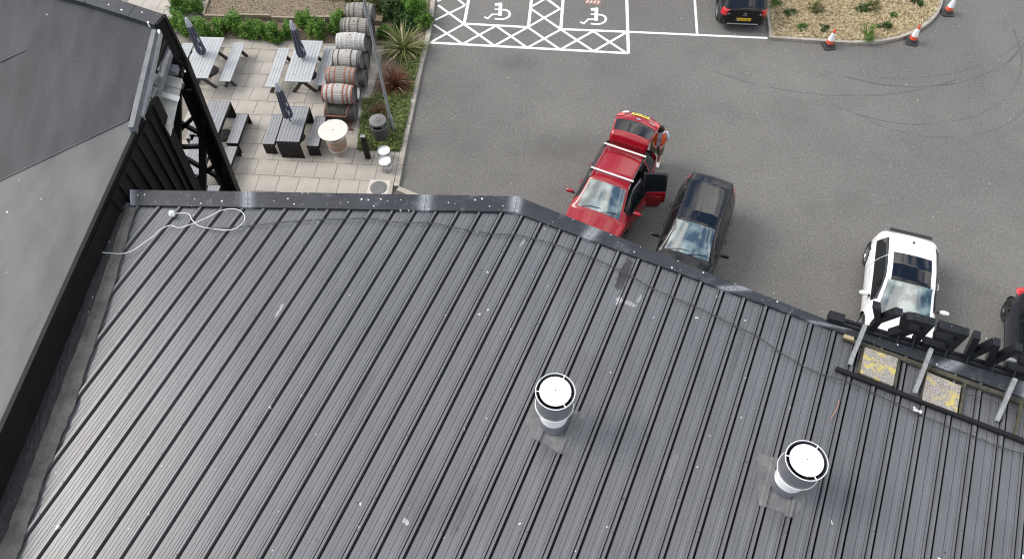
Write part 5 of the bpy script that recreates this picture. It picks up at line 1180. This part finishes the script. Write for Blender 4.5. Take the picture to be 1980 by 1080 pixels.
suv = dict(w=[(-2.2, .60), (-2.14, .76), (-2.0, .85), (-1.6, .91), (0, .925), (1.3, .915), (1.8, .87), (2.1, .74), (2.25, .5)],
    zb=[(-2.2, .98), (-1.6, 1.08), (-.5, 1.03), (.7, .98), (1.3, .95), (1.9, .86), (2.25, .68)], wr=[(-2.2, .52), (-2.0, .58), (-1.7, .57), (-1, .60), (.3, .60), (.5, .61), (1.2, .72), (1.9, .66), (2.25, .4)],
    ze=[(-2.2, 1.0), (-2.1, 1.06), (-1.45, 1.50), (-1.25, 1.56), (0, 1.585), (.42, 1.55), (1.22, 1.0), (1.8, .92), (2.25, .72)], zc=[(-2.2, 1.02), (-2.1, 1.12), (-1.45, 1.57), (-1.25, 1.61), (0, 1.65), (.42, 1.62), (1.2, 1.08), (1.8, .99), (2.25, .76)],
    sill=[(-2.2, .45), (-2.0, .28), (1.9, .26), (2.25, .35)], wheel_r=.36, wx=(-1.32, 1.34), doors=[('rear', -.98, -.12), ('front', -.11, .90)], seams=[-.99, -.115, .91], cuts=[.46, 1.16, -1.72, -2.08], sideglass=[(-1.62, -1.05), (-.93, -.18), (-.06, .8)],
    ws=(.46, 1.16), rg=(-2.08, -1.5), tl=tl_std(.82, .98, -1.9, .62), mirror=(.74, 1.06), paint='red_car', tg=-1.26, hinge=(-1.26, 1.60), tgang=82, open={'rear_l': 68, 'front_l': 9}, rim='alloy')
squeeze(suv, .79); suv['tg'] = -1.02; suv['tl'] = tl_std(.82, .98, -1.5, .62)
tR, sp_, xs_, T_ = car('red estate car with raised tailgate, open rear door and silver roof bars', (3.07, 14.06), math.radians(-117.5), suv)
for sgn in (-1, 1): MB().tube([(-1.0, sgn*.60, 1.57), (-.92, sgn*.60, 1.64), (-.3, sgn*.60, 1.67), (.3, sgn*.60, 1.65), (.42, sgn*.60, 1.57)], .017, 8).build('roof_rail', 'alloy_dark', tR, smooth=True)
for x in (.22, -.80): MB().box((x, 0, 1.735), (.055, 1.30, .03)).build('roof_bar', 'bar', tR, bevel=.008); [MB().box((x, s*.60, 1.69), (.09, .05, .07)).build('bar_foot', 'trim', tR) for s in (-1, 1)]
def text(s, size, mat, parent, Mx, name='lettering', ext=.002):
    cu = bpy.data.curves.new(name, 'FONT'); cu.body = s; cu.size = size; cu.align_x = 'CENTER'; cu.align_y = 'CENTER'; cu.extrude = ext
    o = bpy.data.objects.new(name, cu); C.objects.link(o); dg = bpy.context.evaluated_depsgraph_get(); me = bpy.data.meshes.new_from_object(o.evaluated_get(dg)); bpy.data.objects.remove(o)
    me.transform(Mx); me.materials.clear(); me.materials.append(mt[mat]); o = bpy.data.objects.new(name, me); C.objects.link(o); o.parent = parent; return o
back = Matrix(((0, 0, -1, 0), (-1, 0, 0, 0), (0, 1, 0, 0), (0, 0, 0, 1)))   # text facing -x, readable from behind the car
# raised tailgate: (x, z, half width, crown) along its length from hinge to lower edge
TG = [(-1.00, 1.60, .57, .03), (-1.04, 1.72, .585, .04), (-1.10, 1.84, .595, .05), (-1.19, 1.89, .60, .05), (-1.25, 1.905, .60, .045), (-1.58, 1.965, .65, .06), (-1.63, 1.972, .66, .06), (-1.84, 1.95, .66, .06), (-2.03, 1.90, .61, .06), (-2.10, 1.83, .50, .05)]
def tg_pt(i, f):
    if isinstance(i, float): k = int(i); fr = i-k; a = TG[k]; b = TG[min(k+1, len(TG)-1)]; r = [u+(v-u)*fr for u, v in zip(a, b)]
    else: r = TG[i]
    y = r[2]*f; back_ = -.10*(1-f*f)*(min(max(-r[0]-1.05, 0), .6)/.6); return Vector((r[0]+back_, y, r[1]+r[3]*(1-abs(f)**2.2)))
def tg_part(name, mat, i0, i1, f0, f1, parent, lift=0, th=.04, n=14):
    b = MB(); rows = [[tg_pt(float(i0+(i1-i0)*k/8), f0+(f1-f0)*j/n)+Vector((0, 0, lift)) for j in range(n+1)] for k in range(9)]
    vs = [p for r in rows for p in r]; b.add(vs, [(k*(n+1)+j, (k+1)*(n+1)+j, (k+1)*(n+1)+j+1, k*(n+1)+j+1) for k in range(8) for j in range(n)])
    o = b.build(name, mat, parent, smooth=True)
    if th: m = o.modifiers.new('thick', 'SOLIDIFY'); m.thickness = th; m.offset = 0
    return o
tg = tg_part('tailgate', 'red_car', 0, 9, -1, 1, tR)
tg_part('rear_window', 'glass', 4.0, 5.4, -.93, .93, tg, .028, 0); tg_part('spoiler', 'red_car', 0.3, 3.4, -1.0, 1.0, tg, .03, .03)
tg_part('number_plate', 'plate_yg', 7.1, 7.75, -.42, .42, tg, .033, 0)
for f in (-1, 1): tg_part('tail_light', 'lamp_red', 6.6, 7.3, min(f*.70, f*.98), max(f*.70, f*.98), tg, .035, 0)
tg_part('badge', 'alloy', 6.2, 6.5, -.10, .10, tg, .04, 0); tg_part('badge', 'alloy', 6.5, 6.7, .55, .80, tg, .04, 0)
tg_part('round_sticker', 'white', 7.4, 8.0, -.88, -.62, tg, .04, 0)
pT = tg_pt(7.42, 0.)+Vector((-.01, 0, .045)); nn_ = (tg_pt(7.1, 0.)-tg_pt(7.75, 0.)).normalized(); ax_ = nn_.cross(Vector((0, -1, 0)))
text('KR67 XVB', .10, 'trim', tg, Matrix.Translation(pT)@Matrix((( 0, nn_.x, ax_.x, 0), (-1, 0, 0, 0), (0, nn_.z, ax_.z, 0), (0, 0, 0, 1))))
for sgn in (-1, 1): MB().tube([(-1.5, sgn*.60, 1.05), tuple(tg_pt(4.6, sgn*.94))], .014, 6).build('gas_strut', 'trim', tR)
MB().box((-.7, 0, 1.655), (.01, .9, .006)).build('roof_seam', 'trim', tR)

mpv = dict(w=[(-1.95, .62), (-1.9, .74), (-1.75, .82), (-1.4, .86), (0, .87), (1.2, .86), (1.7, .80), (1.95, .65), (2.08, .45)],
    zb=[(-1.95, .98), (-1.4, 1.02), (-.5, .98), (.7, .94), (1.3, .92), (1.8, .84), (2.08, .7)], wr=[(-1.95, .56), (-1.8, .57), (-1.0, .59), (.3, .585), (.6, .59), (1.25, .71), (1.7, .64), (2.08, .4)],
    ze=[(-1.95, 1.0), (-1.9, 1.05), (-1.72, 1.50), (-1.3, 1.55), (0, 1.575), (.40, 1.54), (1.2, 1.0), (1.7, .90), (2.08, .74)], zc=[(-1.95, 1.02), (-1.9, 1.10), (-1.74, 1.55), (-1.3, 1.60), (0, 1.63), (.4, 1.60), (1.18, 1.06), (1.7, .97), (2.08, .78)],
    sill=[(-1.95, .42), (-1.8, .26), (1.8, .25), (2.08, .34)], wheel_r=.32, wx=(-1.22, 1.3), doors=[('rear', -.92, -.10), ('front', -.09, .88)], seams=[-.93, -.095, .89], cuts=[.42, 1.14], sideglass=[(-1.5, -.98), (-.86, -.16), (-.04, .8)],
    ws=(.42, 1.14), rg=(-1.90, -1.76), tl=tl_std(.98, 1.42, -1.55, .55), mirror=(.76, 1.02), paint='black_car', rim='alloy_dark', pano=(-1.5, .40), handle=1)
squeeze(mpv, .84); mpv['tl'] = tl_std(.98, 1.42, -1.30, .55)
tB, _, _, _ = car('black people carrier with glossy roof parked beside the red car', (5.30, 12.50), math.radians(-114.5), mpv)
MB().tube([(.20, -.02, 1.635), (-.05, -.02, 1.75), (-.30, -.02, 1.84)], [.012, .006, .003], 6).build('aerial', 'trim', tB, smooth=True)
hat = dict(w=[(-2.0, .60), (-1.95, .74), (-1.8, .83), (-1.45, .885), (0, .875), (1.2, .885), (1.7, .83), (2.0, .68), (2.15, .45)],
    zb=[(-2.0, .86), (-1.4, .98), (-.5, .93), (.7, .88), (1.3, .84), (1.8, .75), (2.15, .62)], wr=[(-2.0, .54), (-1.7, .53), (-1.0, .55), (.2, .555), (.5, .57), (1.25, .72), (1.7, .66), (2.15, .4)],
    ze=[(-2.0, .90), (-1.9, 1.02), (-1.55, 1.27), (-1.0, 1.33), (-.2, 1.37), (.30, 1.33), (1.25, .90), (1.7, .82), (2.15, .66)], zc=[(-2.0, .94), (-1.92, 1.06), (-1.55, 1.33), (-1.0, 1.385), (-.2, 1.42), (.3, 1.38), (1.22, .97), (1.7, .88), (2.15, .70)],
    sill=[(-2.0, .40), (-1.8, .24), (1.8, .22), (2.15, .3)], wheel_r=.33, wx=(-1.30, 1.32), doors=[('front', -.50, .86)], seams=[-.51, .87], cuts=[.34, 1.18, -.52, .32, -1.88], sideglass=[(-1.35, -.535), (-.50, .85)],
    ws=(.36, 1.18), rg=(-1.97, -1.84), pano=(-.52, .34), tl=tl_std(.78, .93, -1.72, .60), mirror=(.72, .95), paint='white_car', rim='alloy', blackpil=False)
hat['wr'] = [(a, b+(.06 if a < .6 else .02)) for a, b in hat['wr']]; eg0 = dict(hat); squeeze(hat, .80); hat['pano'] = (-.55, .36); hat['wx'] = (-1.10, 1.32); hat['rg'] = (-1.57, -1.47); hat['tl'] = tl_std(.78, .93, -1.38, .60)
tW, _, _, _ = car('white three door hatchback with dark glass roof behind the sign letters', (10.58, 10.42), math.radians(-110.5), hat)
MB().lathe([(0, .03), (.025, .025), (.035, 0)], 12, c=(-1.0, 0, 1.385)).build('aerial_base', 'trim', tW, smooth=True)
MB().box((-1.50, 0, 1.15), (.10, 1.12, .03)).build('rear_spoiler', 'trim', tW, bevel=.01)
MB().box((.36, 0, 1.40), (.02, 1.0, .004)).build('glass_joint', 'rubber', tW)
pc = at(1437, 36, .6)
ds = dict(w=[(-1.98, .62), (-1.93, .76), (-1.78, .83), (-1.4, .86), (0, .85), (1.2, .85), (1.7, .80), (1.98, .45)],
    zb=[(-1.98, .86), (-1.4, .93), (-.5, .92), (.7, .9), (1.3, .88), (1.8, .78), (1.98, .68)], wr=[(-1.98, .60), (-1.7, .60), (-1.0, .56), (.3, .56), (.5, .58), (1.2, .70), (1.98, .4)],
    ze=[(-1.98, .90), (-1.92, .96), (-1.62, 1.33), (-1.2, 1.39), (0, 1.42), (.35, 1.39), (1.15, .95), (1.7, .86), (1.98, .7)], zc=[(-1.98, .93), (-1.92, 1.0), (-1.62, 1.38), (-1.2, 1.43), (0, 1.46), (.35, 1.43), (1.15, 1.0), (1.7, .92), (1.98, .74)],
    sill=[(-1.98, .34), (-1.8, .24), (1.8, .22), (1.98, .3)], wheel_r=.32, wx=(-1.22, 1.25), doors=[('front', -.55, .84)], seams=[-.56, .85], cuts=[.36, 1.14, -1.9, -1.64], sideglass=[(-1.3, -.6), (-.5, .8)], ws=(.36, 1.14), rg=(-1.88, -1.60), tl=lambda c, jj, jB, jG0: c[0] < -1.76 and .70 < c[2] < .93 and abs(c[1]) > .52, mirror=(.72, .97), paint='black_car', rim='alloy')
hd = HA+PI/2; c3 = (pc.x+math.cos(hd)*1.98+.02, pc.y+math.sin(hd)*1.98)
tD, _, _, _ = car('small black hatchback with yellow plate parked beside the island', c3, hd, ds)
MB().box((-1.988, 0, .56), (.012, .52, .11)).build('number_plate', 'plate_y', tD); MB().box((-1.9945, .235, .56), (.003, .045, .10)).build('plate_flash', 'plate_blue', tD)
text('GJ12 XJH', .095, 'trim', tD, Matrix.Translation((-1.996, -.02, .56))@back)
for s in (-1, 1): MB().box((-1.955, s*.60, .80), (.05, .20, .17)).build('tail_light', 'lamp_red', tD, bevel=.03); MB().box((-1.982, s*.56, .775), (.012, .09, .06)).build('reversing_light', 'lamp_clear', tD, bevel=.01)
MB().tube([(-1.995, .05, .80), (-1.996, .0, .84), (-1.995, -.05, .80), (-1.995, -.02, .76)], .009, 6).build('badge', 'alloy', tD); MB().box((-1.988, 0, .72), (.008, .16, .018)).build('model_badge', 'alloy', tD)
MB().box((-1.985, 0, .37), (.04, 1.1, .035)).build('bumper_insert', 'galv', tD, bevel=.01)
MB().tube([(-1.93, .02, .97), (-1.86, -.22, 1.03)], .01, 6).build('rear_wiper', 'trim', tD)
# right edge car
hE = math.radians(-112); wpos = at(1934, 612); a_ = Vector((math.cos(hE), math.sin(hE), 0)); l_ = Vector((-a_.y, a_.x, 0))
cE = wpos-a_*(-1.25)-l_*(-.80)
eg = eg0; eg.update(paint='navy_car', rim='alloy_dark', tl=tl_std(.74, 1.02, -1.55, .5), w=[(a, b*.97) for a, b in hat['w']], mirror_mat='lamp_clear'); eg.pop('pano')
tE, _, _, _ = car('dark navy car half cut off by the right edge of the picture', (cE.x, cE.y), hE, eg)
q_ = at(1972, 557, .93)-Vector((cE.x, cE.y, 0)); lx_, ly_ = q_.dot(a_), q_.dot(l_)
MB().lathe([(0, -.05), (.10, -.045), (.16, 0), (.13, .04), (0, .06)], 20, c=(lx_+.07, ly_+.09, .885)).build('tail_light', 'lamp_red', tE, smooth=True)
MB().lathe([(0, .006), (.055, .005), (.06, 0)], 20, c=(-1.30, -.66, 1.0)).build('fuel_cap_sticker', 'white', tE)

# ================================================================== PERSON
def skin_obj(name, verts, edges, radii, mat, parent, sub=2, root=0):
    me = bpy.data.meshes.new(name); me.from_pydata(verts, edges, []); me.materials.append(mt[mat]); o = bpy.data.objects.new(name, me); C.objects.link(o); o.parent = parent
    o.modifiers.new('skin', 'SKIN'); 
    sv = me.skin_vertices[0].data if len(me.skin_vertices) else None
    if sv is None:
        bm = bmesh.new(); bm.from_mesh(me); bm.verts.layers.skin.verify(); bm.to_mesh(me); bm.free(); sv = me.skin_vertices[0].data
    for i, rr in enumerate(radii): sv[i].radius = rr if hasattr(rr, '__len__') else (rr, rr); sv[i].use_root = (i == root)
    s = o.modifiers.new('sub', 'SUBSURF'); s.levels = s.render_levels = sub
    return o
pf0 = at(1267, 320)
pr = thing('person', 'person in orange hi-vis vest and khaki shorts holding a camera by the red car', 'person', (pf0.x-.04, pf0.y+.08, 0), math.radians(-100))
# local: +x = facing direction, +y = left
Vv = [(0, 0, .92), (0, 0, 1.10), (.01, 0, 1.28), (.03, 0, 1.42), (.06, 0, 1.52), (.085, 0, 1.62), (.09, 0, 1.70),
      (0, .10, .86), (.03, .11, .50), (.0, .12, .10), (.10, .13, .045), (.17, .135, .04),
      (0, -.10, .86), (-.02, -.11, .50), (-.06, -.12, .10), (.04, -.13, .045), (.11, -.135, .04),
      (.02, .19, 1.40), (.0, .25, 1.14), (.20, .14, 1.03), (.28, .07, 1.04),
      (.02, -.19, 1.40), (.0, -.25, 1.14), (.20, -.14, 1.03), (.28, -.07, 1.04)]
Ee = [(0, 1), (1, 2), (2, 3), (3, 4), (4, 5), (5, 6), (0, 7), (7, 8), (8, 9), (9, 10), (10, 11), (0, 12), (12, 13), (13, 14), (14, 15), (15, 16), (3, 17), (17, 18), (18, 19), (19, 20), (3, 21), (21, 22), (22, 23), (23, 24)]
Rd = [(.12, .15), (.11, .14), (.12, .16), (.10, .14), .055, .085, .095, .095, .06, .042, .038, .03, .095, .06, .042, .038, .03, .062, .045, .036, .028, .062, .045, .036, .028]
skin_obj('body', Vv, Ee, Rd, 'skin', pr)
vest = MB()
def ring(z, a, b, cx, n=20): return [(cx+a*math.cos(2*PI*k/n), b*math.sin(2*PI*k/n), z) for k in range(n)]
def shell(rows, nm, mat, skipf=None):
    b = MB(); n = 20; vs = [p for r in rows for p in r]; b.add(vs, [(i*n+k, i*n+(k+1) % n, (i+1)*n+(k+1) % n, (i+1)*n+k) for i in range(len(rows)-1) for k in range(n) if not (skipf and skipf(i, k))]); return b.build(nm, mat, pr, smooth=True)
shell([ring(.96, .155, .20, 0), ring(1.12, .14, .185, .005), ring(1.28, .15, .20, .015), ring(1.40, .135, .205, .025), ring(1.47, .10, .15, .035), ring(1.51, .07, .085, .045)], 'shirt', 'shirt')
shell([ring(.93, .168, .213, 0), ring(1.12, .155, .20, .005), ring(1.28, .165, .213, .015), ring(1.40, .15, .212, .025), ring(1.475, .11, .155, .035)], 'hi_vis_vest', 'vest', skipf=lambda i, k: k in (19, 0))
shell([ring(1.06, .162, .207, 0), ring(1.10, .160, .205, 0)], 'reflective_band', 'vest_trim', skipf=lambda i, k: k in (19, 0))
for s in (1, -1):
    b = MB(); b.tube([(.02, s*.16, 1.42), (.015, s*.215, 1.33), (.0, s*.25, 1.19)], [.085, .08, .07], 14); b.build('sleeve', 'shirt', pr, smooth=True)
    b = MB(); y = s*.11; b.tube([(0, s*.09, .98), (0, s*.105, .86), (.01 if s > 0 else -.01, s*.115, .52)], [.13, .125, .105], 16); b.build('shorts', 'khaki', pr, smooth=True)
    fx = 0 if s > 0 else -.06
    b = MB(); b.tube([(fx-.07, s*.12, .055), (fx, s*.122, .07), (fx+.09, s*.128, .055), (fx+.19, s*.135, .04)], [.045, .06, .055, .035], 12); b.build('shoe', 'shoe', pr, smooth=True)
    # hand with separate fingers curled round the camera
    hx, hy, hz_ = .28, s*.07, 1.04
    b = MB(); b.tube([(hx-.03, hy+s*.01, hz_), (hx+.03, hy-s*.005, hz_), (hx+.065, hy-s*.01, hz_+.005)], [.026, .036, .03], 10); b.build('palm', 'skin', pr, smooth=True)
    for k in range(4):
        zz = hz_+.028-.018*k; L = (.9, 1, .95, .75)[k]; b = MB(); b.tube([(hx+.05, hy, zz), (hx+.05+.035*L, hy-s*.012, zz), (hx+.05+.045*L, hy-s*.04*L, zz-.004)], [.009, .0085, .007], 7); b.build('finger', 'skin', pr, smooth=True)
    b = MB(); b.tube([(hx+.0, hy-s*.02, hz_+.02), (hx+.03, hy-s*.045, hz_+.035), (hx+.055, hy-s*.05, hz_+.03)], [.011, .010, .008], 7); b.build('thumb', 'skin', pr, smooth=True)
b = MB(); b.lathe([(.0, .215), (.06, .205), (.092, .16), (.10, .10), (.097, .05), (.085, .02)], 20, c=(.075, 0, 1.53)); hb_ = b.build('hair', 'hair', pr, smooth=True)
b = MB(); b.tube([(.178, 0, 1.62), (.20, 0, 1.60)], [.018, .012], 8); b.build('nose', 'skin', pr, smooth=True)
for s in (1, -1): MB().box((.172, s*.035, 1.645), (.01, .022, .010)).build('eye', 'black', pr); MB().tube([(.08, s*.095, 1.60), (.08, s*.108, 1.66)], .016, 8).build('ear', 'skin', pr, smooth=True)
MB().box((.172, 0, 1.575), (.012, .045, .010)).build('mouth', 'cone_red', pr)
MB().tube([(.10, .05, 1.48), (.17, .02, 1.30), (.19, 0, 1.20)], .008, 6).build('lanyard', 'strap', pr)
cm = thing('handheld_camera', 'black camera held in both hands by the person in orange vest', 'camera', tuple(Matrix.Translation(pr.location)@Matrix.Rotation(pr.rotation_euler.z, 4, 'Z')@Vector((.335, 0, 1.045))), pr.rotation_euler.z)
MB().box((0, 0, 0), (.05, .12, .07)).build('camera_body', 'black', cm, bevel=.008); MB().lathe([(0, .0), (.03, 0), (.032, .045), (.02, .047), (0, .04)], 16, c=(.025, 0, 0), ax='x').build('lens', 'rubber', cm, smooth=True)
